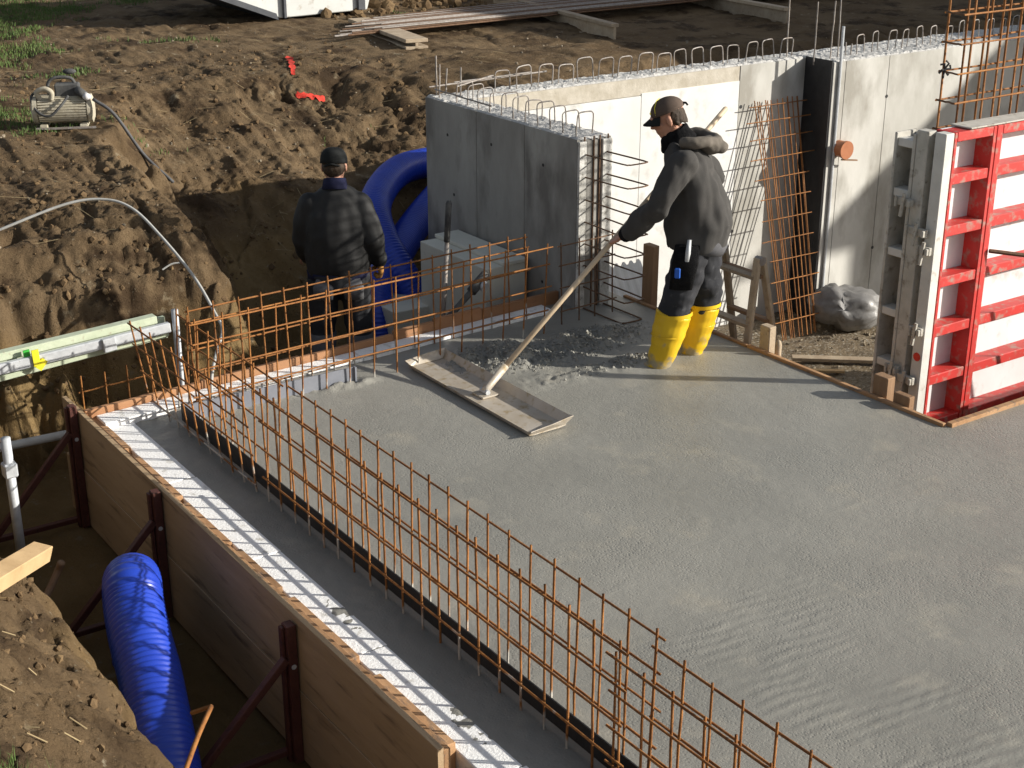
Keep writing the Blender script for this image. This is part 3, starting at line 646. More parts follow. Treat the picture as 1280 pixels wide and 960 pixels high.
# pipe stub and conduit on the wall
ps = empty('pipe_stub', (7.40, 1.34, .33), 'orange plastic pipe stub poking from the bright wall beside the black strip', 'pipe')
b = MB(); b.tube([(7.40, 1.43, .41), (7.40, 1.31, .41)], .075, 24); b.build('pipe', 'orange', ps, smooth=False)
MB().tube([(7.40, 1.325, .41), (7.40, 1.30, .41)], .083, 24).build('rim', 'orange', ps)
MB().bar((7.36, 1.32, .325), (7.55, 1.31, .30), .02, .012).build('wedge', 'wood_dirty', ps)
tag(MB().tube([(7.335, 1.40, -1.24), (7.335, 1.40, .4), (7.33, 1.40, 1.5)], .013, 8).build('conduit', 'galv'), 'thin grey vertical conduit running up the wall beside the black strip', 'conduit')

# ------------------------------------------------------------------ formwork panel at the right
fp = empty('formwork_panel', (5.8, -1.78, -1.25), 'large wall formwork with red steel frame, white sheets and pale clamped end', 'formwork')
def fbox(nm, lo, hi, m, bev=.004): return MB().box(PL(lo), PL(hi)).build(nm, m, fp, bevel=bev)
Z0, Z1 = -.545, 1.69
fbox('sheet', (3.80, -2.692, Z0), (4.115, -2.676, Z1), 'ply_white', 0)
fbox('sheet', (4.12, -2.692, Z0), (5.6, -2.676, Z1), 'ply_white', 0)
fbox('sheet', (5.605, -2.692, Z0), (7.2, -2.676, Z1), 'ply_white', 0)
for x0, x1 in ((3.775, 3.798), (4.085, 4.113), (4.117, 4.165), (5.57, 5.60), (5.604, 5.64)):
    fbox('frame_post', (x0, -2.80, Z0), (x1, -2.674, Z1), 'red_frame')
for x0, x1 in ((3.7985, 4.0845), (4.1655, 5.5695), (5.6405, 7.2)):
    for k, z in enumerate([-.27, .03, .31, .593, .876, 1.158, 1.44]):
        fbox('crossbar', (x0, -2.795, z - .028), (x1, -2.693, z + .028), 'red_frame')
    fbox('bottom_rail', (x0, -2.80, Z0), (x1, -2.693, Z0 + .07), 'red_frame')
    fbox('top_rail', (x0, -2.80, Z1 - .05), (x1, -2.693, Z1), 'red_frame')
# rear sheet of the double formwork
fbox('sheet', (3.95, -2.505, Z0), (7.2, -2.49, 1.25), 'ply_white', 0)
# pale end unit: framed box section seen from the side
def ebox(nm, lo, hi, m, bev=.004): return MB().box(PLE(lo), PLE(hi)).build(nm, m, fp, bevel=bev)
for lo, hi, m in [((3.70, -2.235, Z0), (3.86, -2.205, Z1 - .04), 'alu'), ((3.70, -2.46, Z0), (3.86, -2.425, Z1 - .03), 'alu')]: ebox('end_rail', lo, hi, m)
ebox('end_web', (3.845, -2.424, Z0), (3.859, -2.236, Z1 - .05), 'alu_light')
ebox('end_stiffener', (3.80, -2.345, Z0), (3.844, -2.31, Z1 - .05), 'alu')
for z in (-.45, -.2, .06, .36, .66, 1.0, 1.33, 1.60): ebox('end_rung', (3.712, -2.424, z - .022), (3.799, -2.236, z + .022), 'alu_light')
ebox('end_column', (3.705, -2.60, Z0), (3.77, -2.462, Z1 - .005), 'alu')
ebox('end_column', (3.705, -2.80, Z0), (3.771, -2.675, Z1), 'alu_light')
ebox('end_web', (3.758, -2.674, Z0), (3.769, -2.601, Z1 - .01), 'alu')
ebox('end_core', (3.862, -2.66, Z0), (3.9, -2.21, Z1 - .06), 'alu')
fbox('top_plate', (3.90, -2.80, Z1 + .003), (7.2, -2.66, Z1 + .012), 'alu')
# clamps
for (yy, z, w_, nm) in [(-2.44, 1.30, .19, 'clamp'), (-2.62, 1.16, .24, 'clamp'), (-2.73, 1.07, .15, 'clamp'), (-2.74, .62, .14, 'clamp'), (-2.5, .36, .15, 'clamp'), (-2.66, .33, .22, 'clamp'), (-2.56, .10, .16, 'clamp'), (-2.73, .10, .15, 'clamp')]:
    b = MB(); b.box((3.665, yy - w_ / 2, z - .022), (3.688, yy + w_ / 2, z + .022)); b.box((3.645, yy - w_ / 2, z - .018), (3.664, yy - w_ / 2 + .03, z + .018)); b.box((3.65, yy + w_ / 2 - .028, z - .03), (3.664, yy + w_ / 2 - .004, z + .03))
    b.v = [tuple(PLE(q)) for q in b.v]; c_ = b.build(nm, 'clamp', fp, bevel=.004)
    MB().bar(PLE((3.655, yy - .02, z + .05)), PLE((3.65, yy + .0, z - .075)), .014, .02).build('wedge', 'clamp', c_)
MB().tube([PLE((3.7045, -2.74, .465)), PLE((3.7035, -2.74, .465))], .03, 10).build('paint_mark', 'red_spray', fp)
b = MB(); b.tube([(3.83, -2.206, 1.03), (3.83, -2.10, 1.03)], .012, 8)
for k in range(3):
    b.tube([(3.83, -2.19 + .035 * k, 1.03), (3.83, -2.175 + .035 * k, 1.03)], .04 - .006 * k, 10)
b.bar((3.83, -2.15, .97), (3.83, -2.15, 1.09), .02, .02); b.v = [tuple(PLE(q)) for q in b.v]; b.build('wing_nut', 'gen_dark', fp)
MB().tube([PL((4.16, -2.81, 1.0)), PL((4.6, -3.1, .93)), PL((5.6, -3.7, .55))], .014, 8).build('brace_rod', 'darkrust', fp)

# ------------------------------------------------------------------ beyond the frame: the house next door and a guard post, whose shade falls into the picture
nh = empty('neighbour_house', (22, -1, .8), 'plain rendered house with a low gable roof on the plot next door', 'house')
MB().box((18, -7.0, -.6), (26, 5.0, 4.4)).build('wall', 'conc_wall', nh)
vs = [(17.6, -7.3, 4.42), (26.4, -7.3, 4.42), (26.4, -1, 5.95), (17.6, -1, 5.95), (17.6, 5.3, 4.42), (26.4, 5.3, 4.42)]
MB().add(vs, [(0, 1, 2, 3), (3, 2, 5, 4), (0, 3, 4), (1, 5, 2), (0, 4, 5, 1)]).build('roof', 'wood_x', nh)
for yy in (-5.4, -2.2, 1.2, 3.2):
    w_ = MB().box((17.95, yy, 1.9), (17.997, yy + 1.0, 3.2)).build('window', 'ply_white', nh)
    MB().box((17.94, yy + .08, 1.98), (17.949, yy + .92, 3.12)).build('pane', 'skip_dark', w_)
tag(MB().box((4.97, -2.92, .02), (5.03, -2.86, 1.10)).build('guard_post', 'wood_dirty', bevel=.004), 'squared timber guard post standing on the slab edge past the red frame', 'post')

# ------------------------------------------------------------------ yard things
ld = empty('stepladder', (4.25, -.7, -1.25), 'old wooden double stepladder standing in the yard behind the slab edge', 'ladder')
for s, xx in ((0, 3.98), (1, 4.62)):
    for k, (yy, yt) in enumerate(((-.48, -.53), (-.98, -.90))):
        MB().bar((xx, yy, -1.24), (4.22 + (.02 if s else -.02), yt, .47), .03, .055, up=(0, 1, 0)).build('stile', 'wood_grey', ld, bevel=.004)
    for k in range(5):
        t = .16 + .19 * k; x = xx + (4.22 - xx) * t; ya = -.48 - .05 * t; yc = -.98 + .08 * t; z = -1.24 + 1.71 * t
        MB().bar((x, ya, z), (x, yc, z), .07 if s == 0 else .05, .024).build('rung', 'wood_grey' if s == 0 else 'wood_dirty', ld, bevel=.002)
for yy in (-.53, -.90): MB().tube([(4.22, yy - .03, .45), (4.22, yy + .03, .45)], .03, 10).build('hinge', 'steel', ld)
st = [((3.895, -1.36, -.3), (3.955, -1.27, .17), 'squared pale timber stake beside the edge plank, near the stepladder', 'wood_grey'),
      ((3.895, -2.345, -.3), (3.965, -2.235, .135), 'taller brown timber block at the foot of the pale formwork end', 'wood_dirty'),
      ((3.89, -2.52, -.3), (3.94, -2.40, .075), 'short brown timber block at the foot of the pale formwork end, next to the corner', 'wood_dirty'),
      ((3.89, -.19, -.5), (3.95, -.08, .43), 'upright brown timber post beside the slab behind the working man', 'wood_dirty')]
for lo, hi, lb, m in st: tag(MB().box(lo, hi).build('timber_stake', m, bevel=.005), lb, 'timber')
b = MB(); b.tube([(3.925, -1.415, -.3), (3.925, -1.415, .07), (3.925, -1.415, .09), (3.925, -1.415, .10)], .022, 10, radii=[.022, .022, .016, .004])
tag(b.build('round_stake', 'wood_grey', smooth=True), 'round topped wooden stake right beside the squared pale stake', 'timber')
b = MB(); b.bar((6.35, .78, -1.205), (7.0, .22, -1.20), .09, .03); tag(b.build('loose_plank', 'wood_grey', bevel=.003), 'loose plank lying across the wet yard gravel toward the formwork', 'plank')
b = MB(); b.bar((6.15, .62, -1.225), (6.5, .30, -1.215), .05, .02); tag(b.build('loose_lath', 'wood_new', bevel=.002), 'thin lath on the wet yard gravel just before the loose plank', 'plank')
b = MB(); b.box((7.88, 1.22, -1.235), (8.12, 1.36, -1.19), Matrix.Rotation(.4, 3, 'Z')); tag(b.build('timber_offcut', 'wood_new', bevel=.004), 'small timber offcut on the yard floor by the plastic bag', 'timber')
for q, (xx, yy, rz) in enumerate([(4.15, -.9, .5), (4.3, -1.15, -.4), (4.25, -1.45, 1.0)]):
    b = MB(); b.box((xx - .12, yy - .03, -1.24), (xx + .12, yy + .03, -1.19), Matrix.Rotation(rz, 3, 'Z'))
    tag(b.build('timber_offcut', 'wood_new', bevel=.004), ['short timber offcut between the feet of the stepladder', 'short timber offcut lying beside the nearer feet of the stepladder', 'short timber offcut lying in the yard behind the squared pale stake'][q], 'timber', 'offcuts by the stepladder')
# plastic bag
bm_ = bmesh.new(); bmesh.ops.create_icosphere(bm_, subdivisions=4, radius=1)
for v in bm_.verts:
    p = v.co.copy(); q = 1 + .2 * mnoise.noise(p * 1.3 + Vector((7, 4, 2))) - .22 * abs(mnoise.noise(p * 3.3 + Vector((1, 5, 2)))) - .09 * abs(mnoise.noise(p * 8)) + .1
    v.co = Vector((p.x * .36 * q, p.y * .24 * q, max(-.17, p.z * .20 * q))) + Vector((.0, 0, .17))
    if p.x < -.3: v.co.z += .06
me = bpy.data.meshes.new('plastic_bag'); bm_.to_mesh(me); bm_.free(); me.materials.append(M['bag']); me.polygons.foreach_set('use_smooth', [True] * len(me.polygons))
bg_ = bpy.data.objects.new('plastic_bag', me); col.objects.link(bg_); bg_.location = (7.42, 1.16, -1.23); bg_.rotation_euler = (0, 0, -.5)
tag(bg_, 'crumpled grey plastic bag on the yard floor below the black strip', 'bag')
# ribbed sheet behind the post
b = MB(); n = 24; vs = []; fs = []
for i in range(n + 1):
    t = i / n; zz = .012 * (1 if (i // 2) % 2 else -1)
    for k in (0, 1):
        vs.append((3.98 + .42 * t, .25 + .30 * k + zz * .3, -.45 + .52 * k + zz))
for i in range(n): fs.append((2 * i, 2 * i + 2, 2 * i + 3, 2 * i + 1))
b.add(vs, fs); o_ = b.build('ribbed_sheet', 'corr'); o_.modifiers.new('thickness', 'SOLIDIFY').thickness = .004
tag(o_, 'white ribbed sheet leaning behind the end bars of the grey wall', 'sheet')

# ------------------------------------------------------------------ foam blocks and tools in the back trench
fb = MB(); z0, z1 = -.62, .25
fb.box((3.02, .60, z0), (3.36, 1.50, z1 - .03)); b2 = fb.build('foam_block', 'foam', bevel=.004)
tag(b2, 'large pale foam block against the grey concrete wall, stepped along the top', 'foam block')
MB().box((3.16, .585, z1 - .028), (3.375, 1.52, z1)).build('raised_edge', 'foam', b2, bevel=.004)
tag(MB().box((2.72, 1.40, -.62), (3.30, 2.15, -.27)).build('foam_block', 'foam', bevel=.004), 'lower pale foam block lying behind the cage by the crew man\'s hand', 'foam block')
t_ = empty('digging_bar', (2.62, .52, -.3), 'tall grey bar with black grip leaning on the foam block', 'tool')
MB().tube([(2.58, .52, -.35), (2.715, .62, .50)], .017, 10).build('shaft', 'steel', t_, smooth=True)
MB().tube([(2.705, .612, .47), (2.745, .642, .73), (2.747, .644, .75)], .021, 10, radii=[.021, .022, .014]).build('grip', 'gen_dark', t_, smooth=True)
t_ = empty('grinder', (2.7, .34, -.1), 'dark handheld power tool lying slanted on the edge boards', 'tool')
MB().tube(cat_spline([(2.52, .30, .05), (2.62, .33, .10), (2.74, .36, .17)], 4), .022, 10).build('body', 'gen_dark', t_, smooth=True)
MB().tube(cat_spline([(2.74, .36, .17), (2.80, .375, .21), (2.88, .39, .26)], 4), .036, 12, radii=None).build('motor', 'gen_dark', t_, smooth=True)
MB().tube([(2.83, .36, .20), (2.835, .33, .19)], .035, 14).build('disc_guard', 'galv', t_)
MB().tube(cat_spline([(2.52, .30, .05), (2.44, .32, .02), (2.40, .4, -.1), (2.38, .45, -.4)], 6), .006, 6).build('cord', 'cable_dark', t_)

# ------------------------------------------------------------------ blue corrugated pipes
def corrugated(label, pts, R0, group, pitch=.03, name='corrugated_pipe'):
    P = cat_spline(pts, 40); out = [P[0]]; acc = 0; step = pitch / 4
    for a, c in zip(P, P[1:]):
        d = (c - a).length; t = step - acc
        while t <= d: out.append(a + (c - a) * (t / d)); t += step
        acc = (acc + d) % step
    rad = [R0 * (1, 1.0, .955, .955)[i % 4] for i in range(len(out))]
    return tag(MB().tube(out, R0, 28, radii=rad).build(name, 'pipe', smooth=True), label, 'pipe', group)
GP = 'blue corrugated pipes'
corrugated('thick blue corrugated pipe rising out of the dark trench beside the plank shuttering', [(-.42, -1.47, -.68), (-.42, -1.48, -.5), (-.44, -1.52, -.32), (-.47, -1.63, -.16), (-.53, -1.81, -.085), (-.57, -1.93, -.115), (-.62, -2.12, -.165), (-.66, -2.32, -.24), (-.73, -2.59, -.34), (-.78, -2.78, -.42), (-.85, -3.0, -.54)], .136, GP, .030)
corrugated('blue corrugated pipe arching over behind the grey wall beside the man in black', [(5.2, 3.6, .22), (4.83, 3.55, .25), (4.53, 3.5, .29), (4.27, 3.45, .30), (3.88, 3.25, .32), (3.5, 2.9, .29), (3.19, 2.5, .22), (3.06, 2.15, .06), (3.06, 1.9, -.12), (3.12, 1.82, -.3), (3.2, 1.8, -.5)], .135, GP, .028)
corrugated('darker shaded blue corrugated pipe slanting down below the arched one', [(4.9, 3.35, .1), (4.47, 3.15, .24), (3.96, 2.82, .12), (3.49, 2.45, .0), (3.12, 2.1, -.10), (2.85, 1.87, -.2), (2.72, 1.7, -.36), (2.68, 1.6, -.56)], .135, GP, .028)

# ------------------------------------------------------------------ left trench: beam, posts, hose, rebar bits
gb = empty('barrier_beam', (.1, .6, .1), 'pale green beam with grey steel rail across the trench corner', 'beam')
bx0, bx1 = Vector((-1.6, .62, .12)), Vector((.66, .62, .255))
MB().bar(bx0 + Vector((0, .06, .075)), bx1 + Vector((-.06, .06, .045)), .07, .05).build('top_flange', 'green', gb, bevel=.004)
MB().bar(bx0 + Vector((0, .06, -.02)), bx1 + Vector((0, .06, -.02)), .03, .14).build('web', 'green', gb)
MB().bar(bx0 + Vector((0, .04, -.075)), bx1 + Vector((0, .04, -.05)), .075, .035).build('bottom_flange', 'green', gb, bevel=.004)
MB().bar(bx0 + Vector((0, -.02, .02)), bx1 + Vector((.0, -.02, .0)), .04, .065).build('steel_rail', 'galv', gb, bevel=.006)
MB().bar(Vector((.22, .575, .225)), Vector((.30, .575, .232)), .03, .085).build('rail_clip', 'galv', gb, bevel=.004)
MB().bar(Vector((-.205, .572, .235)), Vector((-.165, .572, .237)), .012, .10).build('paint_mark', 'yellow_paint', gb)
MB().bar(Vector((-.18, .571, .165)), Vector((-.135, .571, .215)), .010, .04).build('paint_mark', 'yellow_paint', gb)
MB().bar(Vector((-.245, .608, .262)), Vector((-.208, .608, .264)), .012, .04).build('paint_mark', 'green_paint', gb)
tag(MB().tube([(.70, .60, -.66), (.70, .60, .36)], .022, 14).build('steel_post', 'galv', smooth=True), 'galvanised tube post at the end of the green beam', 'post')
p_ = MB().tube([(-.665, -.43, -.66), (-.665, -.43, .20)], .026, 14).build('steel_post', 'galv', smooth=True); tag(p_, 'pale tube post standing in the trench at the near bank edge', 'post')
MB().box((-.70, -.465, -.02), (-.63, -.395, .06)).build('coupler', 'galv', p_, bevel=.008)
b = MB().tube([(-1.2, .75, -.33), (.03, .77, -.37)], .027, 10); tag(b.build('lower_tube', 'alu_light', smooth=True), 'muddy pale tube lying low across the trench below the green beam', 'tube')
H = cat_spline([(-1.2, 2.1, .40), (-.27, 1.9, .60), (.01, 1.75, .72), (.42, 1.65, .85), (.65, 1.55, .87), (.78, 1.4, .82), (.86, 1.15, .68), (.92, .8, .49), (.92, .5, .33), (.9, .35, .26), (.75, .1, .22), (.62, -.12, .17), (.575, -.2, .05), (.56, -.24, -.03)], 10)
ho = tag(MB().tube(H, .0095, 8).build('cable', 'cable', smooth=True), 'pale grey cable arching over the clay bank down to the slab corner', 'cable')
b = MB().tube(cat_spline([(.89, .93, .55), (.84, .95, .545), (.78, .96, .515)], 4), .006, 6); b.build('cable_tie', 'cable', ho)
b = MB().tube(cat_spline([(-1.06, -3.67, .15), (-.968, -3.544, .163), (-.86, -3.39, .16), (-.748, -3.244, .155)], 3), .009, 6)
rb = tag(b.build('rebar_offcut', 'rust', smooth=True), 'bent rusty rebar offcut lying across the thick blue pipe at the bank', 'rebar')
MB().tube([(-.748, -3.244, .155), (-.775, -3.21, .132), (-.80, -3.175, .108)], .009, 6).build('bent_leg', 'rust', rb)
b = MB().bar((-1.38, -2.58, .52), (-.965, -2.02, .325), .085, .07, up=(.3, 0, 1)); tag(b.build('squared_timber', 'wood_new', bevel=.003), 'pale sawn timber end sticking out over the near bank edge', 'timber')
b = MB().tube(cat_spline([(-.83, -1.15, -.45), (-.72, -1.05, -.42), (-.64, -1.0, -.34), (-.62, -1.02, -.28)], 5), .02, 7, radii=None)
tag(b.build('wood_root', 'wood_dirty', smooth=True), 'broken piece of root lying in the trench below the sawn timber', 'root')

# ------------------------------------------------------------------ things on the upper ground
def TZ(x, y): return float(terrain(np.array([x]), np.array([y]))[0])
gx, gy = 1.34, 4.42; gz = TZ(gx, gy)
ge = empty('power_converter', (gx, gy, gz), 'dusty beige ribbed power converter with black cable resting on the upper bank', 'machine', rz=R(-24))
def gl(b, nm, m, par=None, **k): return b.build(nm, m, par or ge, local=True, **k)
secs = []
for x in np.linspace(-.23, .23, 9): 
    rr = .115 * (1 - .28 * (abs(x) / .23) ** 5); secs.append(((x, 0, .15), (0, rr, 0), (0, 0, rr)))
gl(MB().loft(secs, 20), 'housing', 'gen_body', smooth=True)
for k in range(17):
    t = R(-40 + 11 * k); MB_ = MB().bar((-.19, -.112 * math.sin(t), .15 + .112 * math.cos(t)), (.19, -.112 * math.sin(t), .15 + .112 * math.cos(t)), .012, .016, up=(0, -math.sin(t), math.cos(t)))
    if -.112 * math.sin(t) > -.2: gl(MB_, 'cooling_rib', 'gen_body')
for s in (-1, 1): gl(MB().tube([(s * .2, 0, .15), (s * .235, 0, .15), (s * .25, 0, .15)], .118, 20, radii=[.12, .118, .08]), 'end_cap', 'gen_body', smooth=False)
for s in (-.16, .16):
    gl(MB().box((s - .03, -.12, .0), (s + .03, .12, .035)), 'foot', 'gen_body', bevel=.004)
gl(MB().bar((-.22, -.13, .012), (.26, -.13, .012), .02, .015), 'skid', 'steel')
gl(MB().box((-.05, -.05, .25), (.15, .06, .36)), 'switch_box', 'gen_dark', bevel=.012)
gl(MB().tube(cat_spline([(-.1, .0, .26), (-.1, .0, .36), (-.04, .0, .405), (.08, .0, .40), (.12, .0, .34)], 6), .014, 8), 'carry_handle', 'gen_dark', smooth=True)
gl(MB().tube(cat_spline([(-.16, -.05, .22), (-.19, -.07, .30), (-.12, -.09, .33), (-.07, -.10, .30), (-.08, -.09, .24)], 6), .022, 8), 'frame_handle', 'gen_body', smooth=True)
gl(MB().tube([(.13, -.05, .31), (.19, -.09, .27)], .035, 12), 'plug', 'gen_dark', smooth=True)
gl(MB().tube([(.19, -.09, .27), (.225, -.112, .248)], .03, 12), 'plug_cap', 'ply_white', smooth=True)
gl(MB().tube(cat_spline([(.06, -.1, .27), (0, -.16, .2), (-.1, -.17, .12), (-.2, -.12, .16), (-.24, -.05, .26), (-.17, -.02, .32)], 6), .011, 7), 'lead', 'gen_dark', smooth=True)
gl(MB().sphere((.07, .09, .44), .035, 10, 6, (1.6, .6, .7)), 'rag', 'gen_dark', smooth=True)
b = MB().tube(cat_spline([(1.53, 4.22, gz + .24), (1.66, 4.1, TZ(1.66, 4.1) + .1), (1.82, 3.95, TZ(1.82, 3.95) + .03), (1.98, 3.75, TZ(1.98, 3.75) + .01)], 6), .014, 8)
tag(b.build('power_lead', 'cable_dark', smooth=True), 'thick dark lead running from the power converter down the slope', 'cable')
# red spray marks
def drape(pts, wd, label):
    vs = []; fs = []; n = 14; P = []
    for i in range(n + 1):
        t = i / n; a = pts[0] if t <= .5 else pts[1]; c = pts[1] if t <= .5 else pts[2]; q = t * 2 if t <= .5 else t * 2 - 1
        P.append((a[0] + (c[0] - a[0]) * q, a[1] + (c[1] - a[1]) * q))
    d = Vector((pts[2][0] - pts[0][0], pts[2][1] - pts[0][1])).normalized(); nn = Vector((-d.y, d.x))
    for i, (x, y) in enumerate(P):
        w_ = wd * (.75 + .35 * math.sin(i * 1.9)) * (.5 if i in (0, n) else 1)
        for k in range(5):
            s = (k / 4 - .5) * w_; xx, yy = x + nn.x * s, y + nn.y * s; vs.append((xx, yy, TZ(xx, yy) + .016))
    for i in range(n):
        for k in range(4): fs.append((i * 5 + k, i * 5 + k + 1, (i + 1) * 5 + k + 1, (i + 1) * 5 + k))
    tag(MB().add(vs, fs).build('spray_mark', 'red_spray', smooth=True), label, 'paint mark')
drape([(4.39, 6.42), (4.22, 6.0), (3.99, 5.5)], .07, 'steep red spray paint stroke on the clay slope')
drape([(3.86, 5.2), (3.99, 5.14), (4.12, 5.10)], .10, 'level red spray paint stroke on the clay slope')

# container
sk = empty('skip_container', (6.3, 10, TZ(6.3, 10)), 'dull white steel skip container standing on the upper ground', 'container')
zs_ = .95; SX, SY = -.34, -.72
prof = [(0, .0), (.0, .0)]
def prism(b, poly, y0, y1):
    n = len(poly); vs = [(x, y0, z) for x, z in poly] + [(x, y1, z) for x, z in poly]
    vs = [(x + SX, y + SY, z) for x, y, z in vs]; return b.add(vs, [tuple(range(n))[::-1], tuple(range(n, 2 * n))] + [(i, (i + 1) % n, n + (i + 1) % n, n + i) for i in range(n)])
prism(MB(), [(5.75, zs_), (6.95, zs_ + .02), (7.25, zs_ + .95), (5.0, zs_ + .95), (4.65, zs_ + .42)], 9.4, 11.2).build('hull', 'skip', sk, bevel=.01)
MB().box((6.80 + SX, 9.35 + SY, zs_ + .03), (6.90 + SX, 9.399 + SY, zs_ + .9)).build('rib', 'skip_dark', sk, bevel=.006)
MB().box((5.78 + SX, 9.35 + SY, zs_ + .0), (5.82 + SX, 9.399 + SY, zs_ + .9)).build('rib', 'skip_dark', sk, bevel=.006)
prism(MB(), [(4.63, zs_ + .40), (5.73, zs_ - .02), (5.7, zs_ + .06), (4.66, zs_ + .46)], 9.395, 11.205).build('front_plate', 'skip_dark', sk)
# long rebar stack
sg = 'long bars in the stack on the upper ground'
rs = empty('rebar_stack', (9, 7.3, .9), 'long stack of thin rusty bars lying on timber bearers across the upper ground', 'rebar stack')
for i in range(64):
    lay = i % 3; q = i / 64
    y0 = 6.75 + 1.0 * q + random.uniform(-.02, .02); z = 1.01 + .022 * lay
    x0 = 5.1 + .9 * random.random() + 1.1 * q; x1 = 13.5 + random.random()
    rod(rs, (x0, y0 + .10, z - .05), (x1, y0 - .10, z + .05), .011, 'steel' if random.random() < .55 else 'darkrust')
def beam(label, p0, p1, w_=.08, h_=.2):
    r = empty('timber_bearer', (Vector(p0) + Vector(p1)) / 2, label, 'timber beam', 'bearers under the bar stack')
    up = Vector((0, 0, 1))
    MB().bar(Vector(p0) + up * (h_ / 2 - .02), Vector(p1) + up * (h_ / 2 - .02), w_, .04).build('top_flange', 'wood_grey', r, bevel=.004)
    MB().bar(Vector(p0) - up * (h_ / 2 - .02), Vector(p1) - up * (h_ / 2 - .02), w_, .04).build('bottom_flange', 'wood_grey', r, bevel=.004)
    MB().bar(Vector(p0), Vector(p1), .03, h_ - .082).build('web', 'wood_grey', r)
beam('flat timber bearer under the left end of the bar stack', (5.72, 6.0, .93), (6.05, 7.9, .93), .26, .12)
beam('tall timber bearer under the middle of the bar stack', (8.0, 5.45, .93), (8.45, 8.1, .93), .10, .22)
beam('tall shaded timber bearer under the right part of the bar stack', (10.55, 5.3, .95), (10.9, 8.0, .95), .10, .22)
beam('pale timber lying on top behind the bar stack', (8.1, 8.0, 1.06), (10.1, 7.85, 1.09), .16, .10)

# ------------------------------------------------------------------ loose stuff: clods, pebbles, straw, grass
ico = bmesh.new(); bmesh.ops.create_icosphere(ico, subdivisions=1, radius=1); iv = np.array([v.co[:] for v in ico.verts]); iff = np.array([[q.index for q in f.verts] for f in ico.faces]); ico.free()
def scatter(name, m, P, S, label, cat):
    n = len(P); V = []; F = []
    k = iv * (1 + rng.uniform(-.35, .35, (n, len(iv), 1))); sc3 = S[:, None, None] * rng.uniform(.6, 1.3, (n, 1, 3))
    V = (k * sc3 + P[:, None, :]).reshape(-1, 3); F = (iff[None] + (np.arange(n) * len(iv))[:, None, None]).reshape(-1, 3)
    me = bpy.data.meshes.new(name); me.from_pydata(V.tolist(), [], F.tolist()); me.update(); me.materials.append(M[m])
    o = bpy.data.objects.new(name, me); col.objects.link(o); return tag(o, label, cat, kind='stuff')
n = 4600; px = rng.uniform(-1.2, 5.2, n); py = 1.0 + 6 * rng.random(n) ** 1.5; ok = ~((px > 3.35) & (py < 2.2)); px, py = px[ok], py[ok]
pz = terrain(px, py); s_ = .006 + .022 * rng.random(len(px)) ** 5
scatter('earth_clods', 'clod', np.stack([px, py, pz + s_ * .1], -1), s_, 'crumbled brown clods strewn over the clay bank', 'clods')
n = 900; px = rng.uniform(-1.2, 9, n); py = 1.0 + 8 * rng.random(n); ok = ~((px > 3.35) & (py < 2.2)); px, py = px[ok], py[ok]
s_ = .005 + .011 * rng.random(len(px)) ** 3; scatter('pale_pebbles', 'pebble', np.stack([px, py, terrain(px, py) + s_ * .3], -1), s_, 'small pale pebbles scattered over the earth', 'pebbles')
n = 1500; px = -1.0 - 1.4 * rng.random(n); py = rng.uniform(-4.4, -.5, n); s_ = .004 + .016 * rng.random(n) ** 4
scatter('bank_clods', 'clod', np.stack([px, py, near_bank(px, py) + s_ * .3], -1), s_, 'crumbs of earth lying on the near bank', 'clods')
n = 1800; px = rng.uniform(3.95, 9, n); py = rng.uniform(-2, 1.35, n); s_ = .006 + .015 * rng.random(n) ** 2
scatter('yard_gravel', 'pebble', np.stack([px, py, yard(px, py) + s_ * .2], -1), s_, 'pale gravel scattered over the wet yard', 'gravel')
n = 1400; px = rng.uniform(6, 13, n); py = rng.uniform(8.3, 12, n); s_ = .02 + .07 * rng.random(n) ** 3
scatter('spoil_clods', 'clod', np.stack([px, py, terrain(px, py) + s_ * .2], -1), s_, 'big ochre clods in the spoil behind the bar stack', 'clods')
n = 5200; k = rng.integers(0, 4, n); cx = np.array([2.38, 2.68, 3.14, 3.05])[k]; cy = np.array([-.42, -.62, -.52, -.95])[k]; px = cx + rng.normal(0, .20, n); py = cy + rng.normal(0, .10, n); s_ = .003 + .008 * rng.random(n) ** 3
ok = slab_z(px, py) > .006; px, py, s_ = px[ok], py[ok], s_[ok]
scatter('concrete_crumbs', 'slab', np.stack([px, py, slab_z(px, py) + s_ * .05], -1), s_, 'coarse wet concrete lumps heaped behind the float', 'concrete')
def blades(name, m, P, hgt, wid, label, cat, lean=.5):
    n = len(P); a = rng.uniform(0, 2 * np.pi, n); h = hgt * rng.uniform(.45, 1.2, n); l = rng.uniform(.1, lean, n) * h; b_ = rng.uniform(0, 2 * np.pi, n)
    dx = np.cos(a) * wid; dy = np.sin(a) * wid; V = np.zeros((n, 5, 3))
    V[:, 0] = P + np.stack([-dx, -dy, 0 * a], -1); V[:, 1] = P + np.stack([dx, dy, 0 * a], -1)
    mid = P + np.stack([np.cos(b_) * l * .35, np.sin(b_) * l * .35, h * .6], -1)
    V[:, 2] = mid + np.stack([dx, dy, 0 * a], -1) * .7; V[:, 3] = mid - np.stack([dx, dy, 0 * a], -1) * .7
    V[:, 4] = P + np.stack([np.cos(b_) * l, np.sin(b_) * l, h], -1)
    k = (np.arange(n) * 5)[:, None]; F = [tuple(q) for q in (k + np.array([0, 1, 2, 3])).tolist()] + [tuple(q) for q in (k + np.array([3, 2, 4])).tolist()]
    me = bpy.data.meshes.new(name); me.from_pydata(V.reshape(-1, 3).tolist(), [], F); me.update(); me.materials.append(M[m])
    o = bpy.data.objects.new(name, me); col.objects.link(o); return tag(o, label, cat, kind='stuff')
px = rng.uniform(.2, 7.0, 110000); py = rng.uniform(4.3, 14, 110000)
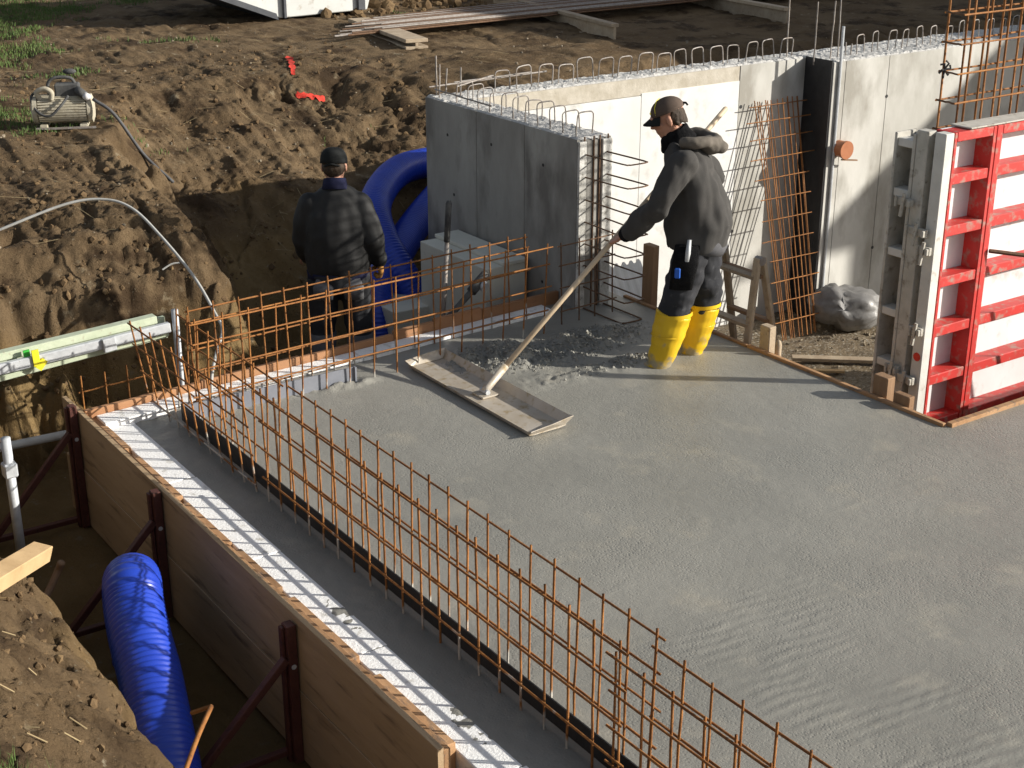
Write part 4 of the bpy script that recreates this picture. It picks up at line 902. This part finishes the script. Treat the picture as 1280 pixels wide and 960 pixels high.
g = fbm(px * .75, py * .75, 151, 4, .6) + .55 * sst(3.6, .8, px - .28 * (py - 4.4)) - .30 + .06 * (py > 9)
ok = (g > .12 + .25 * rng.random(110000)); px, py = px[ok], py[ok]
blades('grass', 'grass', np.stack([px, py, terrain(px, py) - .005], -1), .05, .0045, 'patchy short grass on the upper ground', 'grass')
px = rng.normal(-1.66, .06, 520); py = rng.normal(-4.02, .09, 520)
blades('grass_tuft', 'grass', np.stack([px, py, near_bank(px, py) - .004], -1), .085, .0018, 'small green grass tuft on the near bank', 'grass', lean=.8)
n = 500; px = rng.uniform(-.5, 6.5, n); py = rng.uniform(1.8, 8, n)
def straws(nm, px, py, fz, L, lab):
    n = len(px); a = rng.uniform(0, np.pi, n); l = L * rng.uniform(.3, 1, n) / 2; z0 = fz(px, py) + .008; V = np.zeros((n, 4, 3)); w_ = .0018
    xa, ya = px - np.cos(a) * l, py - np.sin(a) * l; xc, yc = px + np.cos(a) * l, py + np.sin(a) * l; za = fz(xa, ya) + .012; zc = fz(xc, yc) + .012
    V[:, 0] = np.stack([xa - np.sin(a) * w_, ya + np.cos(a) * w_, za], -1); V[:, 1] = np.stack([xa + np.sin(a) * w_, ya - np.cos(a) * w_, za + .002], -1)
    V[:, 2] = np.stack([xc + np.sin(a) * w_, yc - np.cos(a) * w_, zc + .002], -1); V[:, 3] = np.stack([xc - np.sin(a) * w_, yc + np.cos(a) * w_, zc], -1)
    me = bpy.data.meshes.new(nm); me.from_pydata(V.reshape(-1, 3).tolist(), [], (np.arange(n) * 4)[:, None].repeat(4, 1).__add__(np.arange(4)).tolist()); me.update(); me.materials.append(M['straw'])
    o = bpy.data.objects.new(nm, me); col.objects.link(o); tag(o, lab, 'straw', kind='stuff')
straws('dry_straw', px, py, terrain, .22, 'dry straw bits strewn over the upper ground')
n = 60; straws('bank_straw', rng.uniform(-2.1, -1.08, n), rng.uniform(-4.2, -.8, n), near_bank, .07, 'dry straw bits on the near bank')

# ------------------------------------------------------------------ people
def solid(b, name, m, parent, voxel=.012, smooth=4, fold=None, dec=None):
    """union the lofted pieces of b into one continuous skin"""
    me = b.mesh(name + '_raw'); bm = bmesh.new(); bm.from_mesh(me); bmesh.ops.recalc_face_normals(bm, faces=bm.faces); bm.to_mesh(me); bm.free()
    o = bpy.data.objects.new(name + '_raw', me); col.objects.link(o)
    r = o.modifiers.new('r', 'REMESH'); r.mode = 'VOXEL'; r.voxel_size = voxel
    s = o.modifiers.new('s', 'SMOOTH'); s.iterations = smooth; s.factor = .5
    dg = bpy.context.evaluated_depsgraph_get(); me2 = bpy.data.meshes.new_from_object(o.evaluated_get(dg)); bpy.data.objects.remove(o)
    me2.name = name
    if fold:
        me2.update(); co = np.zeros(len(me2.vertices) * 3); no = np.zeros_like(co); me2.vertices.foreach_get('co', co); me2.vertices.foreach_get('normal', no)
        co = co.reshape(-1, 3); no = no.reshape(-1, 3); d = np.array([fold(*c) for c in co]); co = co + no * d[:, None]; me2.vertices.foreach_set('co', co.ravel())
    me2.update(); me2.materials.clear(); me2.materials.append(M[m]); me2.polygons.foreach_set('use_smooth', [True] * len(me2.polygons))
    o = bpy.data.objects.new(name, me2); col.objects.link(o); o.parent = parent; return o
def limb(b, pts, radii, n=14, flat=1.0):
    pts = [Vector(p) for p in pts]; b.tube(pts, 1, n, radii=radii); b.sphere(pts[0], radii[0], n, 8); b.sphere(pts[-1], radii[-1], n, 8); return b
def hand(b, wrist, grip, palm_dir, spread, curl_to, thumb_dir, size=1.0):
    """palm from wrist to knuckles, four fingers curling round the point curl_to, thumb opposed"""
    W, K = Vector(wrist), Vector(grip); d = (K - W).normalized(); S = Vector(spread).normalized(); nrm = Vector(palm_dir).normalized()
    b.loft([(W, S * .026, nrm * .019), (W + d * .03, S * .032, nrm * .018), (W + d * .065, S * .040, nrm * .015), (W + d * .085, S * .040, nrm * .013)], 12)
    for k, L in enumerate((.92, 1.0, .95, .78)):
        p = W + d * .083 + S * (.030 - .020 * k); q1 = p + (d * .030 + nrm * .012) * L; q2 = q1 + (d * .006 + nrm * .026) * L; q3 = q2 + (-d * .016 + nrm * .010) * L
        b.tube([p - d * .01, p, q1, q2, q3], .0088, 8, radii=[.0095, .0095, .0088, .008, .0066]); b.sphere(q3, .0066, 8, 6); b.sphere(q1, .0088, 8, 6)
    t0 = W + d * .028 + S * .028; td = Vector(thumb_dir).normalized(); t1 = t0 + td * .032 + S * .012; t2 = t1 + (td * .6 + nrm * .7 + d * .3).normalized() * .03; t3 = t2 + (nrm * .7 - S * .5 + d * .3).normalized() * .022
    b.tube([t0 - td * .01, t0, t1, t2, t3], .01, 8, radii=[.014, .013, .011, .010, .0075]); b.sphere(t3, .0075, 8, 6)
def headmesh(b, c, Rm, k=1.0):
    """c = skull centre, Rm = 3x3 rotation; local +x is the face"""
    def L(x, y, z): return Vector(c) + Rm @ Vector((x * k, y * k, z * k))
    b.sphere(L(-.012, 0, .03), .094 * k, 18, 12, (1.04, .80, .98), Rm)
    b.sphere(L(.022, 0, -.028), .074 * k, 16, 10, (1.0, .83, 1.18), Rm)
    b.sphere(L(.052, 0, -.086), .034 * k, 12, 8, (1.0, 1.15, .8), Rm)             # chin
    b.tube([L(-.03, .05, -.045), L(.045, .03, -.085)], .022 * k, 8); b.tube([L(-.03, -.05, -.045), L(.045, -.03, -.085)], .022 * k, 8)   # jaw
    b.loft([(L(.086, 0, .022), Rm @ Vector((.008, 0, 0)), Rm @ Vector((0, .009, 0))), (L(.100, 0, -.006), Rm @ Vector((.010, 0, 0)), Rm @ Vector((0, .012, 0))), (L(.110, 0, -.024), Rm @ Vector((.011, 0, 0)), Rm @ Vector((0, .016, 0))), (L(.094, 0, -.034), Rm @ Vector((.008, 0, 0)), Rm @ Vector((0, .012, 0)))], 10)  # nose
    b.sphere(L(.083, .0, -.055), .014 * k, 10, 6, (.9, 1.7, .55), Rm); b.sphere(L(.081, 0, -.067), .013 * k, 10, 6, (.9, 1.5, .6), Rm)      # lips
    b.tube([L(.078, .045, .03), L(.09, .02, .034), L(.09, -.02, .034), L(.078, -.045, .03)], .011 * k, 8)                               # brow
    for s in (1, -1):
        b.sphere(L(.05, s * .052, -.018), .022 * k, 10, 6, (1, .7, .8), Rm)          # cheek
        b.sphere(L(-.010, s * .081, -.012), .033 * k, 10, 8, (.55, .28, 1.0), Rm)      # ear
    return L
def eyes(parent, L, Rm):
    for s in (1, -1):
        MB().sphere(L(.083, s * .031, .012), .011, 10, 8).build('eye', 'ply_white', parent, smooth=True, local=True)
def folds(sx, amp, f=(9, 9, 4), seed=0):
    def fn(x, y, z):
        p = Vector((x * f[0] + seed, y * f[1], z * f[2])); q = Vector((x * 5 + y * 4, y * 6 - x * 3, z * 7 + x * 5 + y * 3))
        return amp * (mnoise.noise(p) + .5 * mnoise.noise(p * 2.1) + .35 * (.4 - abs(mnoise.noise(q))))
    return fn

# --- man with the float -------------------------------------------------
HB = Vector((1.975, -.96, .045)); HT = Vector((4.03, -.70, 1.46))
f_ang = math.atan2(.67, -.74)
root = Vector((3.365, -1.12, -.055))
p1 = empty('person', root, 'person in dark jacket, brown cap and yellow rubber boots pushing the long float', 'person', rz=f_ang)
Rz = Matrix.Rotation(-f_ang, 3, 'Z')
def loc1(pw): return Rz @ (Vector(pw) - root)
hd = (HT - HB).normalized(); hl = Rz @ hd
gL = loc1(HB + hd * ((3.01 - HB.x) / hd.x)); gR = loc1(HB + hd * ((3.52 - HB.x) / hd.x))
shL, shR = Vector((.05, .205, 1.36)), Vector((.03, -.205, 1.36))
elL = Vector((.17, .255, 1.10)); wrL = gL + Vector((-.075, .065, .055))
elR = Vector((-.16, -.36, 1.16)); wrR = gR + Vector((-.06, -.02, .0))
hipL, hipR = Vector((-.05, .095, .86)), Vector((-.09, -.095, .86))
knL, knR = Vector((.035, .115, .48)), Vector((-.135, -.115, .47)); anL, anR = Vector((.125, .13, .085)), Vector((-.07, -.14, .085))
hc = Vector((.145, .0, 1.585)); RH = Matrix.Rotation(R(24), 3, 'Y')
B = MB()
L1 = headmesh(B, hc, RH)
B.tube([(.03, 0, 1.40), (.075, 0, 1.46), (.11, 0, 1.53)], .06, 14, radii=[.068, .06, .056])
B.loft([((-.07, 0, .84), (.13, 0, 0), (0, .16, 0)), ((-.06, 0, 1.0), (.12, 0, 0), (0, .155, 0)), ((-.01, 0, 1.2), (.12, 0, 0), (0, .17, 0)), ((.03, 0, 1.36), (.09, 0, 0), (0, .16, 0)), ((.05, 0, 1.42), (.06, 0, 0), (0, .07, 0))], 18)
for a, e, wv in ((shL, elL, wrL), (shR, elR, wrR)): limb(B, [a, e, wv], [.05, .042, .028], 12)
for h, k, a in ((hipL, knL, anL), (hipR, knR, anR)): limb(B, [h, k, a], [.085, .055, .04], 14); limb(B, [a, a + Vector((.11, .0, -.055))], [.04, .022], 10)
nL = (gL - wrL)
hand(B, wrL, gL + Vector((0, 0, .01)), Vector((-.1, -.6, -.5)), (hl * -1) + Vector((0, 0, .1)), gL, Vector((.3, -.5, -.2)))
hand(B, wrR, gR, Vector((.2, .3, -.7)), hl, gR, Vector((.3, .4, 0)))
body = solid(B, 'body', 'skin', p1, .0058, 3)
eyes(p1, L1, RH)
# hair below the cap
Hh = MB(); Hh.sphere(L1(-.022, 0, .01), .099, 18, 12, (1.0, .86, .86), RH); 
def in_hair(o):
    bm = bmesh.new(); bm.from_mesh(o.data)
    return bm
hb = MB(); 
for i in range(110):
    t = random.uniform(-2.0, 2.0); zz = random.uniform(-.04, .035); ph = math.pi + t * .62
    p = L1(-.012 + .086 * math.cos(ph), .070 * math.sin(ph), zz); q = p + RH @ Vector((-.012, random.uniform(-.01, .01), -.03)); hb.tube([p - RH @ Vector((.0, 0, -.03)), p, q], .010, 5, radii=[.009, .010, .003])
hb.sphere(L1(-.030, 0, .004), .090, 16, 10, (.92, .86, .80), RH)
solid(hb, 'hair', 'hair', p1, .006, 1)
# cap
cb = MB(); RC = RH
secs = []
for k in range(8):
    t = k / 7; rr = math.cos(t * math.pi / 2 * .97); secs.append((L1(-.016, 0, .038 + .085 * math.sin(t * math.pi / 2)), RC @ Vector((.107 * rr, 0, 0)), RC @ Vector((0, .090 * rr, 0))))
cb.loft(secs, 24); cap1 = cb.build('cap', 'cap_brown', p1, smooth=True, local=True)
def brim(L, parent, m, rb=.105, ln=.075, droop=.022):
    b = MB(); n = 14; vs = []
    for th in (0, .006):
        for j in range(n + 1):
            a = R(-62 + 124 * j / n)
            for q in (0, 1, 2, 3):
                t = q / 3; rx = .098 + (ln * t) * (math.cos(a * .85)); vs.append(L(-.016 + rx * math.cos(a), (.084 + .012 * t) * math.sin(a), .036 + th - droop * t * (1 - .2 * math.cos(a)) - .03 * (math.sin(a) ** 2) * t))
    k = (n + 1) * 4; fs = []
    for s in (0, 1):
        for j in range(n):
            for q in range(3): a = s * k + j * 4 + q; fs.append((a, a + 1, a + 5, a + 4))
    for j in range(n): a = j * 4 + 3; fs.append((a, a + 4, a + 4 + k, a + k))
    for q in range(3): fs.append((q, q + 1, q + 1 + k, q + k)); a = n * 4 + q; fs.append((a, a + 1, a + 1 + k, a + k))
    return b.add(vs, fs).build('brim', m, parent, smooth=True, local=True)
brim(L1, cap1, 'cap_black', ln=.07, droop=.03)
MB().tube([L1(.07 - .016, .064, .05), L1(.045, .058, .092), L1(.02, .03, .125), L1(.0, .0, .128)], .0022, 6).build('piping', 'yellow_paint', cap1, local=True)
MB().bar(L1(.080, .030, .066), L1(.0865, .008, .066), .003, .012).build('badge', 'yellow_paint', cap1, local=True)
MB().tube([L1(-.12, .0, .05), L1(-.135, .012, .045), L1(-.14, .02, .03)], .007, 6).build('strap', 'cap_black', cap1, local=True)
# jacket
J = MB()
J.loft([((-.055, 0, .80), (.175, 0, 0), (0, .20, 0)), ((-.060, 0, .84), (.19, 0, .02), (0, .205, 0)), ((-.068, 0, .95), (.205, 0, .0), (0, .215, 0)), ((-.055, 0, 1.08), (.188, 0, 0), (0, .212, 0)), ((-.025, 0, 1.22), (.165, 0, 0), (0, .212, 0)), ((.012, 0, 1.34), (.138, 0, 0), (0, .205, 0)), ((.04, 0, 1.41), (.105, 0, 0), (0, .15, 0)), ((.06, 0, 1.46), (.08, 0, 0), (0, .085, 0))], 24)
for a, e, wv in ((shL, elL, wrL), (shR, elR, wrR)):
    d1 = (e - a); d2 = (wv - e)
    limb(J, [a + Vector((-.01, 0, .0)), a + d1 * .5, e, e + d2 * .5, wv - d2 * .2], [.085, .082, .074, .066, .052], 16)
solid(J, 'jacket', 'jacket', p1, .010, 2, folds(0, .020, (9, 9, 4.5), 3))
# cuffs, collar, hood, hem
for e, wv in ((elL, wrL), (elR, wrR)):
    d = (wv - e).normalized(); MB().tube([wv - d * .06, wv - d * .03, wv - d * .005], .046, 16, radii=[.054, .05, .043]).build('cuff', 'fleece', p1, smooth=True, local=True)
C = MB(); C.tube([(.045, 0, 1.43), (.075, 0, 1.475), (.10, 0, 1.52)], .085, 18, radii=[.095, .088, .079]); C.tube([(.10, .05, 1.50), (.145, .03, 1.45), (.15, 0, 1.38)], .03, 10, radii=[.035, .04, .028]); C.tube([(.10, -.05, 1.50), (.145, -.03, 1.45), (.15, 0, 1.38)], .03, 10, radii=[.035, .04, .028])
solid(C, 'collar', 'fleece', p1, .008, 3, folds(0, .006, (20, 20, 20), 5))
Hd = MB(); Hd.tube(cat_spline([(.06, .125, 1.46), (-.02, .14, 1.47), (-.10, .10, 1.465), (-.15, 0, 1.455), (-.10, -.10, 1.465), (-.02, -.14, 1.47), (.06, -.125, 1.46)], 5), .035, 12); Hd.sphere((-.115, 0, 1.43), .07, 14, 10, (1.1, 1.5, .75)); Hd.sphere((-.18, 0, 1.42), .045, 12, 8, (1.1, 1.6, .8))
solid(Hd, 'hood', 'hoodc', p1, .009, 2, folds(0, .008, (14, 14, 14), 9))
MB().bar(Vector((.12, .305, 1.255)), Vector((.14, .303, 1.225)), .006, .02).build('sleeve_badge', 'green_paint', p1, local=True)
# trousers
T = MB()
T.loft([((-.07, 0, .98), (.15, 0, 0), (0, .18, 0)), ((-.075, 0, .86), (.165, 0, 0), (0, .19, 0)), ((-.07, 0, .78), (.14, 0, 0), (0, .17, 0))], 20)
for h, k, a in ((hipL, knL, anL), (hipR, knR, anR)): limb(T, [h + Vector((0, 0, -.02)), (h + k) / 2, k, k + (a - k) * .3], [.112, .108, .102, .100], 16)
solid(T, 'trousers', 'trouser', p1, .010, 2, folds(0, .018, (8, 8, 12), 12))
# grey yoke and pocket, tools at the belt
Yk = MB(); Yk.loft([((-.075, 0, .94), (.172, 0, .03), (0, .197, 0)), ((-.078, 0, .86), (.176, 0, .05), (0, .203, 0)), ((-.085, .0, .80), (.15, 0, .04), (0, .19, 0))], 22, cap=False)
yk = Yk.build('belt_yoke', 'trouser_g', p1, smooth=True, local=True); yk.modifiers.new('t', 'SOLIDIFY').thickness = .004
MB().loft([((-.01, .20, .86), (.075, 0, 0), (0, .018, 0)), ((.0, .215, .74), (.08, 0, 0), (0, .024, 0)), ((.02, .205, .58), (.07, 0, 0), (0, .02, 0))], 14).build('tool_pocket', 'fleece', p1, smooth=True, local=True)
MB().tube([(-.02, .225, .90), (-.015, .243, .82), (-.01, .245, .77)], .014, 8, radii=[.012, .016, .012]).build('pliers', 'galv', p1, smooth=True, local=True)
MB().box((.025, .228, .66), (.06, .248, .725)).build('pocket_item', 'blue_item', p1, bevel=.006, local=True)
# boots
for k, a, s in ((knL, anL, 1), (knR, anR, -1)):
    W = MB(); top = k + (a - k) * .20
    W.tube([top, k + (a - k) * .5, k + (a - k) * .8, a + Vector((.005, 0, -.005)), a + Vector((.02, 0, -.045))], 1, 18, radii=[.112, .106, .09, .08, .07])
    W.loft([(a + Vector((-.045, 0, -.055)), (0, .038, 0), (0, 0, .04)), (a + Vector((.02, 0, -.045)), (0, .048, 0), (0, 0, .055)), (a + Vector((.10, 0, -.06)), (0, .05, 0), (0, 0, .042)), (a + Vector((.14, 0, -.075)), (0, .045, 0), (0, 0, .028)), (a + Vector((.16, 0, -.08)), (0, .025, 0), (0, 0, .014))], 16)
    bt = solid(W, 'boot', 'boot', p1, .009, 4, lambda x, y, z: .006 * mnoise.noise(Vector((x * 7, y * 7, z * 22))) + .005 * mnoise.noise(Vector((x * 13, y * 13, z * 9))))
    MB().tube([top + Vector((0, 0, -.012)), top + Vector((.001, 0, .012))], .114, 20, cap=False, radii=[.115, .115]).build('boot_rim', 'boot', bt, smooth=True, local=True)
    q_ = k + (a - k) * .55; MB().tube([q_ + Vector((0, 0, -.006)), q_, q_ + Vector((0, 0, .006))], .09, 20, cap=False, radii=[.105, .1085, .105]).build('boot_ridge', 'boot', bt, smooth=True, local=True)

# --- bull float -----------------------------------------------------------
fl = empty('bull_float', (1.975, -.96, 0), 'long tray shaped metal float with pale wooden handle on the wet concrete', 'float')
b = MB(); y0, y1 = -1.60, -.30; prof = [(-.135, .030), (-.128, .012), (-.10, .008), (.085, .010), (.12, .016), (.150, .065)]
vs = []; fs = []
for yy in (y0, y1):
    for (dx, z) in prof: vs.append((1.975 + dx, yy, z))
    for (dx, z) in prof: vs.append((1.975 + dx, yy, z + .006))
n = len(prof)
for i in range(n - 1):
    fs.append((i, i + 1, 2 * n + i + 1, 2 * n + i)); fs.append((n + i, 3 * n + i, 3 * n + i + 1, n + i + 1))
    fs.append((i, n + i, n + i + 1, i + 1)); fs.append((2 * n + i, 2 * n + i + 1, 3 * n + i + 1, 3 * n + i))
fs.append((0, 2 * n, 3 * n, n)); fs.append((n - 1, 2 * n - 1, 4 * n - 1, 3 * n - 1))
b.add(vs, fs).build('blade', 'trowel', fl)
for yy, s in ((y0, -1), (y1, 1)):
    vs = [(1.975 + dx, yy + s * .001, z + .006) for dx, z in prof] ; top = [(1.975 - .14, yy + s * .035, .045), (1.975 + .0, yy + s * .040, .060), (1.975 + .155, yy + s * .03, .075)]
    k = len(vs); q = MB().add(vs + top, [(0, 1, 2, k + 1, k), (2, 3, 4, k + 1), (4, 5, k + 2, k + 1)]).build('end_lip', 'trowel', fl); q.modifiers.new('t', 'SOLIDIFY').thickness = .005
MB().box((1.92, -1.02, .0165), (2.04, -.90, .028)).build('mount_plate', 'trowel', fl, bevel=.003)
MB().tube([HB - hd * .01, HB + hd * .02, HB + hd * .2], .024, 12, radii=[.02, .025, .022]).build('socket', 'trowel', fl, smooth=True)
MB().tube([HB + Vector((0, -.035, -.005)), HB + Vector((0, .035, -.005))], .016, 10).build('pivot_bolt', 'galv', fl)
MB().tube([HB + hd * .12, HB + hd * 1.2, HT - hd * .01, HT], .0165, 12, radii=[.0165, .0165, .0165, .011]).build('handle', 'handle', fl, smooth=True)

# --- man in black seen from behind ---------------------------------------
f2 = math.atan2(.86, .50); r2 = Vector((2.07, 1.02, -.655))
p2 = empty('person', r2, 'person in black jacket and black cap standing in the back trench, seen from behind', 'person', rz=f2)
hc2 = Vector((.045, 0, 1.655)); RH2 = Matrix.Rotation(R(12), 3, 'Y') @ Matrix.Rotation(R(-6), 3, 'Z')
B = MB(); L2 = headmesh(B, hc2, RH2)
sh2 = [Vector((0, .165, 1.40)), Vector((0, -.165, 1.39))]; el2 = [Vector((.04, .232, 1.14)), Vector((-.05, -.245, 1.16))]; wr2 = [Vector((.18, .21, .97)), Vector((.02, -.285, .985))]
hp2 = [Vector((0, .1, .92)), Vector((0, -.1, .92))]; kn2 = [Vector((.03, .13, .50)), Vector((.0, -.13, .50))]; an2 = [Vector((-.04, .15, .09)), Vector((-.02, -.15, .09))]
B.tube([(0, 0, 1.46), (.02, 0, 1.53), (.03, 0, 1.6)], .06, 14, radii=[.07, .06, .056])
B.loft([((0, 0, .92), (.12, 0, 0), (0, .16, 0)), ((0, 0, 1.1), (.11, 0, 0), (0, .155, 0)), ((0, 0, 1.3), (.12, 0, 0), (0, .18, 0)), ((0, 0, 1.43), (.09, 0, 0), (0, .17, 0)), ((0, 0, 1.49), (.06, 0, 0), (0, .07, 0))], 18)
for a, e, wv in zip(sh2, el2, wr2): limb(B, [a, e, wv], [.05, .042, .03], 12)
for h, k, a in zip(hp2, kn2, an2): limb(B, [h, k, a], [.085, .055, .04], 14); limb(B, [a, a + Vector((.14, 0, -.05))], [.04, .032], 10)
hand(B, wr2[0], wr2[0] + Vector((.1, -.02, -.03)), (0, -.3, -1), (0, 1, 0), None, (.3, .6, -.3))
hand(B, wr2[1], wr2[1] + Vector((.0, -.01, -.1)), (.2, .9, 0), (1, 0, 0), None, (.5, .3, -.5))
solid(B, 'body', 'skin', p2, .0065, 3)
eyes(p2, L2, RH2)
hb = MB(); hb.sphere(L2(-.03, 0, -.005), .09, 16, 10, (.92, .9, .85), RH2); solid(hb, 'hair', 'hair', p2, .007, 1, lambda x, y, z: .003 * mnoise.noise(Vector((x * 60, y * 60, z * 20))))
cb = MB(); secs = []
for k in range(8):
    t = k / 7; rr = math.cos(t * math.pi / 2 * .97); secs.append((L2(-.014, 0, .018 + .108 * math.sin(t * math.pi / 2) ** .85), RH2 @ Vector((.112 * rr ** .75, 0, 0)), RH2 @ Vector((0, .094 * rr ** .75, 0))))
cp2 = cb.loft(secs, 24).build('cap', 'cap_black', p2, smooth=True, local=True); brim(L2, cp2, 'cap_black')
MB().tube(cat_spline([L2(-.10, .05, .0), L2(-.122, 0, .012), L2(-.10, -.05, .0)], 5), .008, 6).build('strap', 'cap_black', cp2, smooth=True, local=True)
J = MB()
J.loft([((0, 0, .90), (.15, 0, 0), (0, .20, 0)), ((-.005, 0, .94), (.165, 0, 0), (0, .215, 0)), ((-.01, 0, 1.05), (.175, 0, 0), (0, .228, 0)), ((-.01, 0, 1.2), (.165, 0, 0), (0, .232, 0)), ((-.005, 0, 1.34), (.145, 0, 0), (0, .228, 0)), ((0, 0, 1.43), (.118, 0, 0), (0, .195, 0)), ((0, 0, 1.49), (.09, 0, 0), (0, .14, 0)), ((.01, 0, 1.535), (.07, 0, 0), (0, .08, 0))], 24)
for a, e, wv in zip(sh2, el2, wr2):
    d1 = e - a; d2 = wv - e; limb(J, [a, a + d1 * .5, e, e + d2 * .5, wv - d2 * .05], [.088, .088, .082, .074, .054], 16)
solid(J, 'jacket', 'jacket_b', p2, .011, 4, folds(0, .018, (7, 7, 3.5), 31))
for e, wv in zip(el2, wr2):
    d = (wv - e).normalized(); MB().tube([wv - d * .04, wv - d * .005, wv + d * .02], .05, 16, radii=[.06, .056, .046]).build('cuff', 'jacket_b', p2, smooth=True, local=True)
MB().tube([(.0, 0, 1.50), (.012, 0, 1.54), (.022, 0, 1.575)], .08, 18, radii=[.092, .084, .076]).build('collar', 'navy', p2, smooth=True, local=True)
MB().loft([((0, 0, .885), (.158, 0, 0), (0, .215, 0)), ((0, 0, .935), (.166, 0, 0), (0, .222, 0))], 24).build('hem', 'navy', p2, smooth=True, local=True)
gl_ = MB(); gl_.tube([wr2[1] + Vector((0, 0, .03)), wr2[1] + Vector((0, 0, -.02))], .036, 12); hand(gl_, wr2[1] + Vector((0, 0, .0)), wr2[1] + Vector((.0, -.01, -.1)), (.2, .9, 0), (1, 0, 0), None, (.5, .3, -.5))
solid(gl_, 'glove', 'glove', p2, .006, 1, lambda x, y, z: .007)
T = MB(); T.loft([((0, 0, 1.0), (.14, 0, 0), (0, .18, 0)), ((-.015, 0, .92), (.155, 0, 0), (0, .195, 0)), ((-.01, 0, .82), (.14, 0, 0), (0, .19, 0))], 20)
for h, k, a in zip(hp2, kn2, an2): limb(T, [h, (h + k) / 2, k, (k + a) / 2, a + Vector((0, 0, .02))], [.115, .108, .09, .085, .088], 16)
solid(T, 'trousers', 'trouser', p2, .011, 3, folds(0, .012, (9, 9, 8), 41))
for s in (1, -1):
    MB().loft([((-.125, s * .09, .905), (0, .06, 0), (.012, 0, 0)), ((-.145, s * .10, .85), (0, .075, 0), (.022, 0, 0)), ((-.140, s * .105, .76), (0, .065, 0), (.018, 0, 0))], 14).build('back_pocket', 'trouser_g', p2, smooth=True, local=True)
for k, a in zip(kn2, an2):
    MB().loft([(k + Vector((-.015, 0, -.03)), (.098, 0, 0), (0, .096, 0)), (k + (a - k) * .5, (.096, 0, 0), (0, .094, 0)), (a + Vector((-.01, 0, .06)), (.102, 0, 0), (0, .1, 0))], 18).build('lower_leg', 'trouser_g', p2, smooth=True, local=True)
    W = MB(); W.loft([(a + Vector((-.06, 0, -.05)), (0, .04, 0), (0, 0, .04)), (a + Vector((0, 0, -.035)), (0, .05, 0), (0, 0, .06)), (a + Vector((.1, 0, -.05)), (0, .052, 0), (0, 0, .045)), (a + Vector((.19, 0, -.065)), (0, .035, 0), (0, 0, .025))], 14); W.tube([a, a + Vector((0, 0, .08))], .055, 12)
    solid(W, 'shoe', 'gen_dark', p2, .01, 3)
